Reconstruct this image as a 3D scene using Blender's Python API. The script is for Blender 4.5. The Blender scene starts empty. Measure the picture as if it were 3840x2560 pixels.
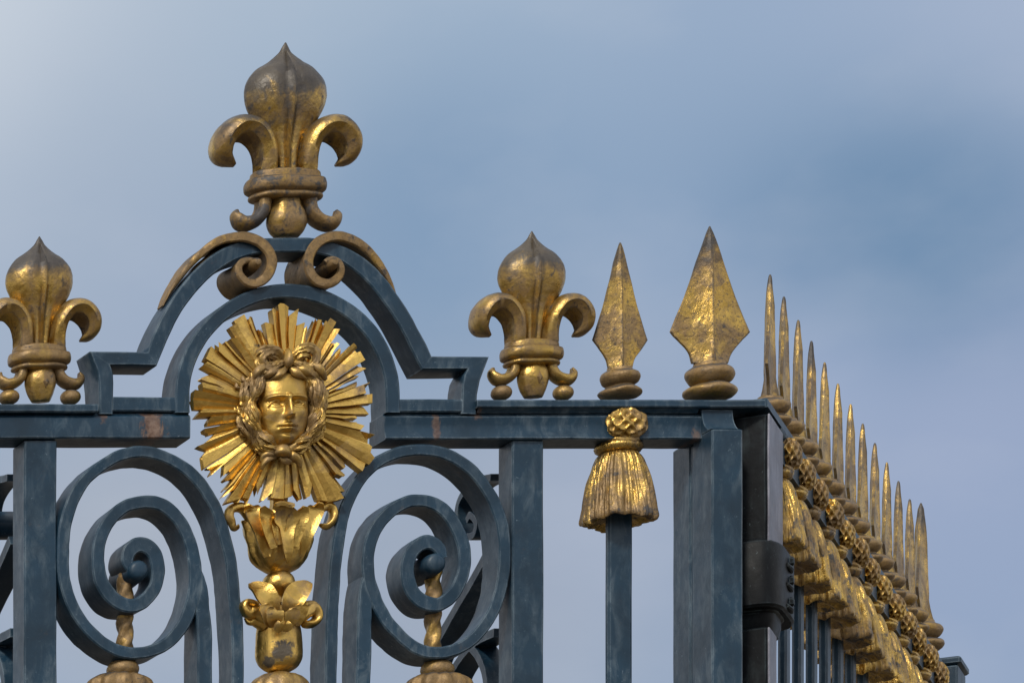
import bpy, math, random
import numpy as np
from mathutils import Vector, noise, Matrix
random.seed(7)
S = bpy.context.scene
COL = S.collection
F, CX, CY, EYE = 15000.0, -5470.0, 5030.0, 1.6     # millimetres; viewpoint is 15 m in front of the gate plane

def U(px, py, d=0.0):
    """measured position (mm on the gate's front plane, then pushed back by d mm) -> metres"""
    k = (F + d) / F
    return np.array([(CX + (px - CX) * k) / 1000, d / 1000, EYE + (CY - py) * k / 1000])

# ------------------------------------------------------------------ materials
def new_mat(name):
    m = bpy.data.materials.new(name); m.use_nodes = True
    nt = m.node_tree; b = nt.nodes['Principled BSDF']
    return m, nt, b
def N(nt, t, **kw):
    n = nt.nodes.new(t)
    for k, v in kw.items():
        if k in n.inputs.keys() if isinstance(k, str) else False: n.inputs[k].default_value = v
        else: setattr(n, k, v)
    return n
def link(nt, a, b): nt.links.new(a, b)
def noise_n(nt, vec, scale, detail=6, rough=.6, dist=0):
    n = nt.nodes.new('ShaderNodeTexNoise'); n.inputs['Scale'].default_value = scale
    n.inputs['Detail'].default_value = detail; n.inputs['Roughness'].default_value = rough
    n.inputs['Distortion'].default_value = dist
    if vec is not None: nt.links.new(vec, n.inputs['Vector'])
    return n.outputs['Fac']
def ramp(nt, fac, a, b, c0=(0,0,0,1), c1=(1,1,1,1)):
    r = nt.nodes.new('ShaderNodeValToRGB'); e = r.color_ramp.elements
    e[0].position = a; e[0].color = c0; e[1].position = b; e[1].color = c1
    nt.links.new(fac, r.inputs['Fac']); return r.outputs['Color']
def mixc(nt, fac, a, b, mode='MIX'):
    m = nt.nodes.new('ShaderNodeMix'); m.data_type = 'RGBA'; m.blend_type = mode
    for s, v in ((m.inputs[0], fac), (m.inputs[6], a), (m.inputs[7], b)):
        if isinstance(v, (int, float)): s.default_value = v
        elif isinstance(v, tuple): s.default_value = v if len(v) == 4 else (*v, 1)
        else: nt.links.new(v, s)
    return m.outputs[2]
def mathn(nt, op, a, b=0.0, clamp=False):
    m = nt.nodes.new('ShaderNodeMath'); m.operation = op; m.use_clamp = clamp
    for s, v in ((m.inputs[0], a), (m.inputs[1], b)):
        if isinstance(v, (int, float)): s.default_value = v
        else: nt.links.new(v, s)
    return m.outputs[0]
def wpos(nt, sc=(1,1,1)):
    g = nt.nodes.new('ShaderNodeNewGeometry')
    mp = nt.nodes.new('ShaderNodeMapping'); mp.inputs['Scale'].default_value = sc
    nt.links.new(g.outputs['Position'], mp.inputs['Vector'])
    return mp.outputs['Vector'], g

def iron(name, base, light, chalk=.5, rust=None, rough=.42, dark=False):
    m, nt, b = new_mat(name)
    v, g = wpos(nt); vs, _ = wpos(nt, (2.2, 2.2, .8))
    n1 = noise_n(nt, v, 5, 8, .62, .4); n2 = noise_n(nt, v, 38, 8, .7); n3 = noise_n(nt, vs, 16, 8, .68, .5)
    col = mixc(nt, ramp(nt, n1, .32, .68), tuple(x * .75 for x in base), tuple(x * 1.6 for x in base))
    # chalky oxidised patches and vertical streaks
    p = mathn(nt, 'MULTIPLY', ramp(nt, n3, .48, .70), ramp(nt, n1, .40, .60))
    col = mixc(nt, mathn(nt, 'MULTIPLY', p, chalk), col, light)
    # scuffs
    sc = mathn(nt, 'MULTIPLY', ramp(nt, n2, .66, .74), ramp(nt, noise_n(nt, v, 9, 4), .5, .62))
    col = mixc(nt, mathn(nt, 'MULTIPLY', sc, .55), col, tuple(min(1, x * 1.5) for x in light))
    ch = mathn(nt, 'MULTIPLY', ramp(nt, noise_n(nt, v, 120, 6, .8, 1.2), .63, .655), ramp(nt, noise_n(nt, v, 13, 4), .50, .58))
    col = mixc(nt, mathn(nt, 'MULTIPLY', ch, .0 if dark else .8), col, tuple(min(1, x * 2.0) for x in light))
    # chipped paint on edges, plus thin edge highlights painted into the colour
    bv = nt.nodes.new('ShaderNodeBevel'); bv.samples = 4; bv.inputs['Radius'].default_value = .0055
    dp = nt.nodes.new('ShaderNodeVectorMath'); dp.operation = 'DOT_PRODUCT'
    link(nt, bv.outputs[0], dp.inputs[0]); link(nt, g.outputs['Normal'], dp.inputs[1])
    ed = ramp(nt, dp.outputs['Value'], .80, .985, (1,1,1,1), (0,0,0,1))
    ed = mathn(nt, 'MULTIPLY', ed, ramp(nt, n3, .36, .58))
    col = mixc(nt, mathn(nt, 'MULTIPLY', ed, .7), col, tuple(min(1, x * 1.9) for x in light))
    # brown rust freckles
    rs = mathn(nt, 'MULTIPLY', ramp(nt, noise_n(nt, v, 23, 8, .75), .62, .72), .0 if name == 'black_iron' else .4)
    col = mixc(nt, rs, col, (.075, .05, .038))
    if rust:
        for (c, r, sx, sz, amt) in rust:
            vm = nt.nodes.new('ShaderNodeVectorMath'); vm.operation = 'SUBTRACT'
            link(nt, g.outputs['Position'], vm.inputs[0]); vm.inputs[1].default_value = c
            vn = nt.nodes.new('ShaderNodeVectorMath'); vn.operation = 'MULTIPLY'
            link(nt, vm.outputs[0], vn.inputs[0]); vn.inputs[1].default_value = (sx, 0, sz)
            ln = nt.nodes.new('ShaderNodeVectorMath'); ln.operation = 'LENGTH'; link(nt, vn.outputs[0], ln.inputs[0])
            d = mathn(nt, 'ADD', ln.outputs['Value'], mathn(nt, 'MULTIPLY', mathn(nt, 'SUBTRACT', noise_n(nt, vs, 34, 9, .75, .6), .5), r * 4.2))
            mk = ramp(nt, d, r * .50, r * .95, (1,1,1,1), (0,0,0,1))
            col = mixc(nt, mathn(nt, 'MULTIPLY', mk, amt), col, mixc(nt, ramp(nt, n2, .4, .62), (.085, .040, .022), (.20, .135, .10)))
    link(nt, col, b.inputs['Base Color']); b.inputs['Specular IOR Level'].default_value = .16 if name == 'black_iron' else .38
    rr = mathn(nt, 'ADD', mathn(nt, 'MULTIPLY', n2, .3), rough - .13)
    link(nt, rr, b.inputs['Roughness'])
    bp = nt.nodes.new('ShaderNodeBump'); bp.inputs['Strength'].default_value = .35; bp.inputs['Distance'].default_value = .004
    h = mathn(nt, 'ADD', mathn(nt, 'MULTIPLY', noise_n(nt, v, 14, 6, .6), 1.0), mathn(nt, 'MULTIPLY', n2, .35))
    link(nt, h, bp.inputs['Height']); link(nt, bp.outputs[0], b.inputs['Normal'])
    return m

def gold(name, ochre=.5, patina=.2, topdark=0., leafbump=.5, rough=.3, bright=1., wrinkle=60, zrange=None, streak=0, edge=0, fine=0, spots=()):
    m, nt, b = new_mat(name)
    v, g = wpos(nt)
    n1 = noise_n(nt, v, 9, 9, .68, .6); n2 = noise_n(nt, v, 60, 8, .72); n3 = noise_n(nt, v, 21, 7, .7, .5)
    vo = nt.nodes.new('ShaderNodeTexVoronoi'); vo.distance = 'CHEBYCHEV'; vo.inputs['Scale'].default_value = 15
    link(nt, v, vo.inputs['Vector'])
    sep = nt.nodes.new('ShaderNodeSeparateColor'); link(nt, vo.outputs['Color'], sep.inputs[0])
    leafv = sep.outputs[0]                                  # one value per square of gold leaf
    leaf = mixc(nt, leafv, tuple(x * bright for x in (.40, .25, .060)), tuple(x * bright for x in (.72, .49, .135)))
    leaf = mixc(nt, ramp(nt, n2, .35, .7), leaf, tuple(x * bright for x in (.52, .33, .09)))
    oc = mixc(nt, ramp(nt, n2, .3, .7), (.115, .068, .020), (.345, .215, .082))
    oc = mixc(nt, ramp(nt, n3, .35, .65), oc, mixc(nt, n1, (.20, .13, .06), (.30, .20, .095)))
    om = mathn(nt, 'ADD', mathn(nt, 'MULTIPLY', n1, .6), mathn(nt, 'ADD', mathn(nt, 'MULTIPLY', n3, .3), mathn(nt, 'MULTIPLY', leafv, .12)))
    t = .70 - .36 * ochre
    om = ramp(nt, om, t - .06, t + .07)
    col = mixc(nt, om, leaf, oc)
    # dark patina: freckles everywhere, sheets on surfaces open to the rain
    sx = nt.nodes.new('ShaderNodeSeparateXYZ'); link(nt, g.outputs['Normal'], sx.inputs[0])
    pm = mathn(nt, 'ADD', mathn(nt, 'MULTIPLY', n3, .55), mathn(nt, 'MULTIPLY', n2, .45))
    tp = .68 - .22 * patina
    fre = ramp(nt, pm, tp - .03, tp + .04)
    pat = fre
    if topdark > 0:
        if zrange:
            sp = nt.nodes.new('ShaderNodeSeparateXYZ'); link(nt, g.outputs['Position'], sp.inputs[0])
            mr = nt.nodes.new('ShaderNodeMapRange'); link(nt, sp.outputs[2], mr.inputs[0])
            mr.inputs[1].default_value, mr.inputs[2].default_value = zrange
            hz = mathn(nt, 'ADD', mathn(nt, 'MULTIPLY', mr.outputs[0], .40), mathn(nt, 'MULTIPLY', mathn(nt, 'SUBTRACT', noise_n(nt, v, 7, 6, .65, 1.0), .5), .55))
        else: hz = mathn(nt, 'MULTIPLY', sx.outputs[2], .42)
        q = mathn(nt, 'ADD', mathn(nt, 'ADD', hz, mathn(nt, 'MULTIPLY', sx.outputs[2], .12)), mathn(nt, 'ADD', mathn(nt, 'MULTIPLY', n1, .5), mathn(nt, 'MULTIPLY', n3, .25)))
        pat = mathn(nt, 'MAXIMUM', fre, ramp(nt, q, .86 - .28 * topdark, .96 - .22 * topdark))
    if fine:
        pat = mathn(nt, 'MAXIMUM', pat, mathn(nt, 'MULTIPLY', ramp(nt, noise_n(nt, v, 70, 9, .82, 2.0), .53, .58), fine))
    for (pc, pr) in spots:
        vm = nt.nodes.new('ShaderNodeVectorMath'); vm.operation = 'DISTANCE'; link(nt, g.outputs['Position'], vm.inputs[0]); vm.inputs[1].default_value = pc
        dd = mathn(nt, 'ADD', vm.outputs['Value'], mathn(nt, 'MULTIPLY', mathn(nt, 'SUBTRACT', noise_n(nt, v, 38, 8, .75, .8), .5), pr * 2.6))
        pat = mathn(nt, 'MAXIMUM', pat, ramp(nt, dd, pr * .82, pr, (1,1,1,1), (0,0,0,1)))
    if edge:
        bv = nt.nodes.new('ShaderNodeBevel'); bv.samples = 4; bv.inputs['Radius'].default_value = .007
        dp = nt.nodes.new('ShaderNodeVectorMath'); dp.operation = 'DOT_PRODUCT'
        link(nt, bv.outputs[0], dp.inputs[0]); link(nt, g.outputs['Normal'], dp.inputs[1])
        ed = mathn(nt, 'MULTIPLY', ramp(nt, dp.outputs['Value'], .968, .998, (1,1,1,1), (0,0,0,1)), ramp(nt, n3, .34, .52))
        pat = mathn(nt, 'MAXIMUM', pat, mathn(nt, 'MULTIPLY', ed, edge))
    dk = mixc(nt, n2, (.010, .011, .014), (.045, .048, .055)) if edge else mixc(nt, n2, (.012, .014, .017), (.06, .065, .075))
    col = mixc(nt, mathn(nt, 'MULTIPLY', pat, .9), col, dk)
    link(nt, col, b.inputs['Base Color'])
    notm = mathn(nt, 'MAXIMUM', mathn(nt, 'MULTIPLY', om, .62), mathn(nt, 'MULTIPLY', pat, .9))
    link(nt, mathn(nt, 'SUBTRACT', 1.0, notm, True), b.inputs['Metallic'])
    r = mathn(nt, 'ADD', mathn(nt, 'MULTIPLY', om, .14), mathn(nt, 'ADD', mathn(nt, 'MULTIPLY', n3, .22), rough - .09))
    link(nt, mathn(nt, 'ADD', r, mathn(nt, 'MULTIPLY', pat, .08)), b.inputs['Roughness'])
    bp = nt.nodes.new('ShaderNodeBump'); bp.inputs['Strength'].default_value = leafbump; bp.inputs['Distance'].default_value = .005
    w = noise_n(nt, v, wrinkle, 5, .6, 1.2)
    h = mathn(nt, 'ADD', mathn(nt, 'MULTIPLY', w, .5), mathn(nt, 'ADD', mathn(nt, 'MULTIPLY', n3, .9), mathn(nt, 'MULTIPLY', om, -.05)))
    if streak:
        vs, _ = wpos(nt, (1, 1, .10)); h = mathn(nt, 'ADD', mathn(nt, 'MULTIPLY', h, .6), mathn(nt, 'MULTIPLY', noise_n(nt, vs, 95, 4, .6, .3), streak))
    link(nt, h, bp.inputs['Height']); link(nt, bp.outputs[0], b.inputs['Normal'])
    return m

RP = U(350, 965, 0)
BLUE = (.0070, .027, .050)
M = {
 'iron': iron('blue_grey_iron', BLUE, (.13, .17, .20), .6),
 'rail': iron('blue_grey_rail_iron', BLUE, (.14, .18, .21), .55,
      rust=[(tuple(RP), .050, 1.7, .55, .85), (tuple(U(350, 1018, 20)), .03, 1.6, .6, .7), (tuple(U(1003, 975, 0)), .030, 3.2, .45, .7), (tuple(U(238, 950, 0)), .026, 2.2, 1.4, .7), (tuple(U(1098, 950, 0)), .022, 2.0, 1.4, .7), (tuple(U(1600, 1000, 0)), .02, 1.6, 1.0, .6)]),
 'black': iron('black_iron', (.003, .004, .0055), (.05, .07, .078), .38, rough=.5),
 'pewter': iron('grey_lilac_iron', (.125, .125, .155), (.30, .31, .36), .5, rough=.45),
 'gold': gold('gilding', .36, .26, 0, .55, .40, 1.12, 34),
 'goldface': gold('mask_gilding', .42, .05, 0, .22, .40, 1.1, 45),
 'goldhair': gold('hair_gilding', .64, .14, 0, .4, .32, 1.08, 60),
 'leafworn': gold('worn_cup_gilding', .4, .35, 0, .7, .28, 1.12, 25, fine=.2, spots=[(tuple(U(651, 1490, -20)), .027), (tuple(U(612, 1520, 0)), .016)]),
 'leaf': gold('cup_gilding', .38, .2, 0, .6, .30, 1.15, 25),
 'spear': gold('spear_gilding', .54, .40, .72, .9, .25, 1.02, 40, edge=.95, fine=.85, zrange=(float(U(0, 800)[2]), float(U(0, 520)[2]))),
 'fleur': gold('fleur_gilding', .60, .46, .95, .5, .27, .95, 50, edge=.7, fine=.35, zrange=(float(U(0, 790)[2]), float(U(0, 560)[2]))),
 'bigfleur': gold('top_fleur_gilding', .56, .5, 1.2, .55, .25, .98, 60, edge=.8, fine=.4, zrange=(float(U(0, 400)[2]), float(U(0, 150)[2]))),
 'bigfoot': gold('weathered_foot_gilding', .84, .70, .6, .6, .33, .9, 48, fine=.5, spots=[(tuple(U(600, 500, 20)), .03), (tuple(U(690, 480, 20)), .022)]),
 'ochre': gold('ochre_size', .76, .40, .45, .8, .34, 1.0, 42, fine=.45),
 'scroll': gold('scroll_gilding', .92, .5, .55, .55, .38, 1.15, 45, edge=.35, fine=.4),
 'tassel': gold('tassel_gilding', .55, .62, .0, .8, .25, 1.05, 70, streak=1.1, fine=.45),
}
m, nt, b = new_mat('gravel_ground'); v, g = wpos(nt)
link(nt, mixc(nt, noise_n(nt, v, 3, 10, .75), (.075, .062, .048), (.16, .135, .105)), b.inputs['Base Color']); b.inputs['Roughness'].default_value = .95
bp = nt.nodes.new('ShaderNodeBump'); bp.inputs['Strength'].default_value = .6; link(nt, noise_n(nt, v, 60, 5), bp.inputs['Height']); link(nt, bp.outputs[0], b.inputs['Normal'])
M['ground'] = m
m, nt, b = new_mat('plinth_stone'); v, g = wpos(nt)
link(nt, mixc(nt, noise_n(nt, v, 6, 9, .7), (.26, .235, .19), (.42, .39, .33)), b.inputs['Base Color']); b.inputs['Roughness'].default_value = .9
M['stone'] = m

# ------------------------------------------------------------------ mesh helpers (all data in metres)
class MB:
    def __init__(s): s.v = []; s.f = []
    def add(s, verts, faces):
        o = len(s.v); s.v += [tuple(p) for p in verts]; s.f += [tuple(i + o for i in f) for f in faces]; return s
    def loft(s, rings, cap=True, closed=False, wrap=True):
        rings = [np.asarray(r, float) for r in rings]; n = len(rings[0]); m = len(rings)
        vs = [p for r in rings for p in r]; fs = []
        for i in range(m if closed else m - 1):
            a, b_ = i * n, ((i + 1) % m) * n
            for j in range(n if wrap else n - 1):
                k = (j + 1) % n; fs.append((a + j, a + k, b_ + k, b_ + j))
        if cap and not closed and wrap:
            for r, fl in ((0, True), (m - 1, False)):
                c = rings[r].mean(0); vs.append(c); ci = len(vs) - 1
                for j in range(n):
                    k = (j + 1) % n
                    fs.append((r * n + k, r * n + j, ci) if fl else (r * n + j, r * n + k, ci))
        return s.add(vs, fs)
    def build(s, name, mat, parent=None, jit=0, js=14, ang=38, loc=None, local=None):
        V = np.array(s.v)
        if jit:
            for i, p in enumerate(V):
                q = Vector(p) * js
                V[i] += np.array(noise.noise_vector(q)) * jit + np.array(noise.noise_vector(q * 4.3)) * jit * .3
        me = bpy.data.meshes.new(name); me.from_pydata([tuple(p) for p in V], [], s.f)
        me.materials.append(M[mat]); me.update()
        import bmesh
        bm = bmesh.new(); bm.from_mesh(me); bmesh.ops.recalc_face_normals(bm, faces=bm.faces); bm.to_mesh(me); bm.free()
        for p in me.polygons: p.use_smooth = True
        me.set_sharp_from_angle(angle=math.radians(ang))
        o = bpy.data.objects.new(name, me); COL.objects.link(o)
        if parent is not None:
            o.parent = parent
        if loc is not None: o.location = loc
        return o
def cr(pts, per=8, closed=False):
    """Catmull-Rom resampling"""
    P = [np.asarray(p, float) for p in pts]; n = len(P); out = []
    rng = range(n) if closed else range(n - 1)
    for i in rng:
        p0 = P[(i - 1) % n] if (closed or i > 0) else 2 * P[0] - P[1]
        p1, p2 = P[i], P[(i + 1) % n]
        p3 = P[(i + 2) % n] if (closed or i + 2 < n) else 2 * P[-1] - P[-2]
        for k in range(per):
            t = k / per
            out.append(.5 * ((2 * p1) + (-p0 + p2) * t + (2 * p0 - 5 * p1 + 4 * p2 - p3) * t * t + (-p0 + 3 * p1 - 3 * p2 + p3) * t ** 3))
    if not closed: out.append(P[-1])
    return out
def planar_bar(mb, path, width, d0, d1, per=6, ch=3.0, smooth=True, end=None):
    """bar forged in the gate plane: path = measured front-face centre line, width in mm (number or list)"""
    if not isinstance(width, (list, tuple)): width = [width] * len(path)
    P = [(*U(x, y, d0)[[0, 2]] * 1000, w) for (x, y), w in zip(path, width)]
    P = cr(P, per) if smooth else [np.array(p) for p in P]
    rings = []; n = len(P)
    for i, p in enumerate(P):
        a = P[max(i - 1, 0)]; b_ = P[min(i + 1, n - 1)]
        t = (b_ - a)[:2]; t /= np.linalg.norm(t) + 1e-9; nn = np.array([-t[1], t[0]]); w = p[2] / 2
        c = min(ch, w * .6)
        sec = [(-w + c, d0), (-w, d0 + c), (-w, (d0 + d1) / 2), (-w, d1 - c), (-w + c, d1), (w - c, d1), (w, d1 - c), (w, (d0 + d1) / 2), (w, d0 + c), (w - c, d0)]
        rings.append([((p[0] + nn[0] * u) / 1000, dd / 1000, (p[1] + nn[1] * u) / 1000) for u, dd in sec])
    mb.loft(rings); return mb
def strip(mb, outer, inner, d0, d1, ch=3.0):
    """band between two measured outlines of equal length"""
    rings = []
    for o, i in zip(outer, inner):
        O = U(*o, d0) * 1000; I = U(*i, d0) * 1000; v = (I - O); L = np.linalg.norm(v); v /= L
        pts = [(O + v * ch, d0), (O, d0 + ch), (O, d1 - ch), (O + v * ch, d1), (I - v * ch, d1), (I, d1 - ch), (I, d0 + ch), (I - v * ch, d0)]
        rings.append([(p[0] / 1000, d / 1000, p[2] / 1000) for p, d in pts])
    mb.loft(rings); return mb
def prism(mb, x0, x1, y0, y1, z0, z1, ch=3.0, step=60, T=None):
    """upright or any axis box with small chamfers; mm in, subdivided along z"""
    n = max(1, int(abs(z1 - z0) / step)); rings = []
    sec = [(x0 + ch, y0), (x1 - ch, y0), (x1, y0 + ch), (x1, y1 - ch), (x1 - ch, y1), (x0 + ch, y1), (x0, y1 - ch), (x0, y0 + ch)]
    cxm, cym = (x0 + x1) / 2, (y0 + y1) / 2
    sh = [(cxm + (x - cxm) * (1 - 2 * ch / (x1 - x0)), cym + (y - cym) * (1 - 2 * ch / (y1 - y0))) for x, y in sec]
    rows = [(sh, z0)] + [(sec, z0 + ch + (z1 - z0 - 2 * ch) * i / n) for i in range(n + 1)] + [(sh, z1)]
    for s_, z in rows:
        r = [np.array((x, y, z)) / 1000 for x, y in s_]
        if T: r = [T(p) for p in r]
        rings.append(r)
    mb.loft(rings); return mb
def extr_x(mb, prof, x0, x1, step=60, T=None):
    n = max(1, int(abs(x1 - x0) / step)); rings = []
    for i in range(n + 1):
        x = x0 + (x1 - x0) * i / n; r = [np.array((x, y, z)) / 1000 for y, z in prof]
        if T: r = [T(p) for p in r]
        rings.append(r)
    mb.loft(rings); return mb
def lathe(mb, c, prof, n=40, pw=2.0, smooth=4, mod=None):
    """prof: (z, rx, ry) mm relative to c (metres)"""
    P = cr(prof, smooth) if smooth else prof; rings = []
    for j, (z, rx, ry) in enumerate(P):
        r = []
        for i in range(n):
            t = 2 * math.pi * i / n; ct, st = math.cos(t), math.sin(t)
            k = 1.0 if pw == 2 else (abs(ct) ** pw + abs(st) ** pw) ** (-1 / pw)
            if mod: k *= mod(t, z, j / len(P))
            r.append((c[0] + rx * k * ct / 1000, c[1] + ry * k * st / 1000, c[2] + z / 1000))
        rings.append(r)
    mb.loft(rings); return mb
def tube(mb, pts, rad, n=12, per=5, sq=1.0, lobes=0, lob=0., twist=0.):
    """free tube through 3D points (metres), radii mm; sq = depth/in-plane ratio"""
    if not isinstance(rad, (list, tuple)): rad = [rad] * len(pts)
    P = cr([(*p, r) for p, r in zip(pts, rad)], per); rings = []; up = None; m = len(P)
    for i, p in enumerate(P):
        a = P[max(0, i - 1)][:3]; b_ = P[min(m - 1, i + 1)][:3]; t = b_ - a; t /= np.linalg.norm(t) + 1e-12
        if up is None:
            up = np.array([0, 1., 0]) if abs(t[1]) < .9 else np.array([1., 0, 0])
        up = up - t * np.dot(up, t); up /= np.linalg.norm(up) + 1e-12; s = np.cross(t, up); r = max(p[3], .2) / 1000
        ring = []
        for j in range(n):
            q = 2 * math.pi * j / n; k = 1 + (lob * math.cos(lobes * (q + twist * i)) if lobes else 0)
            ring.append(p[:3] + (s * math.cos(q) + up * math.sin(q) * sq) * r * k)
        rings.append(ring)
    mb.loft(rings); return mb
def ball(mb, c, r, rz=None, ry=None, n=24):
    rz = rz or r; ry = ry or r; prof = []
    for i in range(13):
        a = -math.pi / 2 + math.pi * i / 12; prof.append((math.sin(a) * rz, max(.3, math.cos(a) * r), max(.3, math.cos(a) * ry)))
    return lathe(mb, c, prof, n, smooth=0)
def leaf(mb, pts, wid, side, th=5, cup=.35, per=6):
    """lanceolate leaf: midrib points (m), half widths mm, side = direction of blade width; V cross-section"""
    P = cr([(*p, w) for p, w in zip(pts, wid)], per); rings = []; m = len(P); side = np.array(side, float)
    for i, p in enumerate(P):
        t = P[min(m - 1, i + 1)][:3] - P[max(0, i - 1)][:3]; t /= np.linalg.norm(t) + 1e-12
        s = side - t * np.dot(side, t); s /= np.linalg.norm(s) + 1e-12; nn = np.cross(t, s); w = max(p[3], .5) / 1000; h = th / 1000 * min(1, w * 1000 / 6)
        up = [p[:3] + s * w * u + nn * (abs(u) ** 1.4 * w * cup - (.0015 if u == 0 else 0)) for u in (-1, -.7, -.35, 0, .35, .7, 1)]
        lo = [q - nn * h for q in up[::-1]]; rings.append(up + lo)
    mb.loft(rings); return mb
def thing(name, label, cat, loc=(0,0,0)):
    o = bpy.data.objects.new(name, None); COL.objects.link(o); o.location = loc; o.empty_display_size = .2
    o['label'] = label; o['category'] = cat; return o
def ZZ(py, d=0): return U(0, py, d)[2] * 1000
def XX(px, d=0): return U(px, 0, d)[0] * 1000

# ------------------------------------------------------------------ ornament kits, built around their own foot (origin), mm
def fleur(parent, loc, sc, mat, footmat, collar_k=1.0, balls=False, label=None, xk=1.0):
    """fleur-de-lis: central petal + bud is the part; side petals, collar, foot scrolls, balls are its pieces"""
    L = lambda x, y, z: np.array([x * xk, y, z]) * sc / 1000
    mb = MB()
    # central petal; heights above the foot (448 mm tall in the large one)
    prof = [(148, 36), (175, 39), (203, 45), (235, 56), (262, 69), (284, 82), (309, 92), (334, 94.5), (359, 88), (385, 68), (403, 42), (424, 17), (440, 7), (449, 1.5)]
    P = cr(prof, 5); rings = []; n = 56
    for z, w in P:
        r = []
        for i in range(n):
            t = 2 * math.pi * i / n; c, s = math.cos(t), math.sin(t)
            u = c; dep = .54 * w * abs(s) ** 1.05
            if w > 12:
                dep += 7 * math.exp(-(u / .05) ** 2) * min(1, w / 40) - 6.5 * math.exp(-((abs(u) - .15) / .07) ** 2) * min(1, w / 50)
                dep -= 2.5 * math.exp(-((abs(u) - .93) / .03) ** 2)
                low = max(0, min(1, (300 - z) / 90)); dep -= 5.5 * low * math.exp(-((abs(u) - .60) / .10) ** 2); dep += 2.5 * low * math.exp(-((abs(u) - .38) / .12) ** 2)
            r.append(L(w * u, (-1 if s < 0 else 1) * dep, z))
        rings.append(r)
    mb.loft(rings)
    if balls: lathe(mb, L(0, -8, 0), [(a * sc, x * sc, y * sc) for a, x, y in [(0, 23, 19), (6, 27, 22), (22, 34, 27), (46, 41, 32), (66, 40, 31), (84, 34, 26), (100, 30, 22)]], 40, 2.0,
        mod=lambda t, z, f: 1 + .05 * math.cos(8 * t) * (1 - f))
    else: lathe(mb, L(0, -8, 0), [(a * sc, x * sc, y * sc) for a, x, y in [(0, 28, 22), (12, 38, 28), (32, 45, 33), (52, 42, 31), (72, 34, 26), (92, 29, 22)]], 36, 2.3,
        mod=lambda t, z, f: 1 + .05 * f * math.cos(6 * t))
    root = mb.build('fleur_de_lis', mat, parent, jit=.0016, js=22, ang=60, loc=loc)
    if label: root['label'] = label
    if balls:
        mb = MB(); rr_ = [[L(4 + a_ * q, -38 - dz, 46 + b_ * q) for a_, b_ in ((-9, 0), (0, -17), (9, 0), (0, 17))] for q, dz in ((1.15, -10), (1, 2), (.55, 7), (.05, 8))]
        mb.loft(rr_); mb.build('stud', 'scroll', root, jit=.001, js=30, ang=20)
    # side petals: curled, hollow underneath
    base = [(-47, 146, 26, 36), (-47, 186, 25, 46), (-56, 220, 26, 52), (-80, 246, 27, 56), (-111, 250, 29, 57), (-136, 233, 28, 54), (-147, 207, 25, 47), (-141, 184, 19, 36), (-117, 167, 4, 9)]
    for sg in (1, -1):
        mb = MB(); Q = cr(base, 5); rings = []; m = len(Q)
        for i, q in enumerate(Q):
            a = Q[max(0, i - 1)]; b_ = Q[min(m - 1, i + 1)]; t = (b_ - a)[:2]; t /= np.linalg.norm(t)
            nn = np.array([t[1], -t[0]])            # outward (convex) side
            if nn @ np.array([-.3, 1]) < 0 and i < m * .45: pass
            r, D = q[2], q[3]; sec = []
            K = 9
            for k in range(K + 1):                    # outer, convex
                th = math.pi * k / K; sec.append((r * math.sin(th) ** .8 * .95, -D * math.cos(th)))
            for k in range(1, K):                     # inner, scooped
                s_ = 1 - 2 * k / K; sec.append((-r * (.02 + .98 * abs(s_) ** 1.6) * (1 if abs(s_) < .95 else .6), D * s_ * .9))
            f = 1 if i else 1
            rings.append([L(sg * (q[0] - nn[0] * -u * 1), dd * .95, q[1] + nn[1] * u) if False else L(sg * (q[0] + SN * nn[0] * u), dd, q[1] + SN * nn[1] * u) for u, dd in sec])
        mb.loft(rings)
        mb.build('side_petal', mat, root, jit=.0018, js=20, ang=55)
    # collar of three rings
    ck = collar_k
    mb = MB()
    lathe(mb, L(0, 0, 0), [(a * sc, x * sc * ck, y * sc) for a, x, y in
        [(84, 70, 36), (87, 80, 44), (93, 82, 46), (99, 77, 42), (101, 82, 46), (106, 90, 51), (118, 92, 53), (129, 89, 51), (133, 80, 44), (137, 79, 43), (146, 77, 42), (150, 70, 38)]], 64, 2.6, smooth=3)
    mb.build('collar', footmat, root, jit=.0020, js=22, ang=50)
    fb = [(-54, 92, 21, 24), (-57, 62, 19, 26), (-74, 40, 18, 28), (-100, 33, 20, 27), (-115, 48, 14, 20), (-113, 62, 4, 8)]
    if balls: fb = [(-52, 96, 19, 22), (-55, 74, 18, 24), (-70, 56, 17, 26), (-96, 50, 19, 26), (-113, 64, 13, 19), (-110, 80, 4, 8)]
    for sg in (1, -1):
        mb = MB(); Q = cr(fb, 5); rings = []; m = len(Q)
        for i, q in enumerate(Q):
            a = Q[max(0, i - 1)]; b_ = Q[min(m - 1, i + 1)]; t = (b_ - a)[:2]; t /= np.linalg.norm(t); nn = np.array([-t[1], t[0]])
            r, D = q[2], q[3]; sec = []
            for k in range(18):
                th = 2 * math.pi * k / 18; u = math.cos(th); v_ = math.sin(th)
                if u < -.1: u = -.1 + (u + .1) * (.25 + .75 * abs(v_) ** 1.2) * 1.0
                sec.append((r * u, D * v_))
            rings.append([L(sg * (q[0] + nn[0] * u), dd - 4, q[1] + nn[1] * u) for u, dd in sec])
        mb.loft(rings); mb.build('foot_scroll', footmat, root, jit=.0015, js=22, ang=50)
        if balls:
            mb = MB(); ball(mb, L(sg * 87, -4, 13), 27 * sc, 21 * sc)
            mb.build('ball', 'ochre', root, jit=.0012, js=24)
    return root
SN = 1

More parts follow.
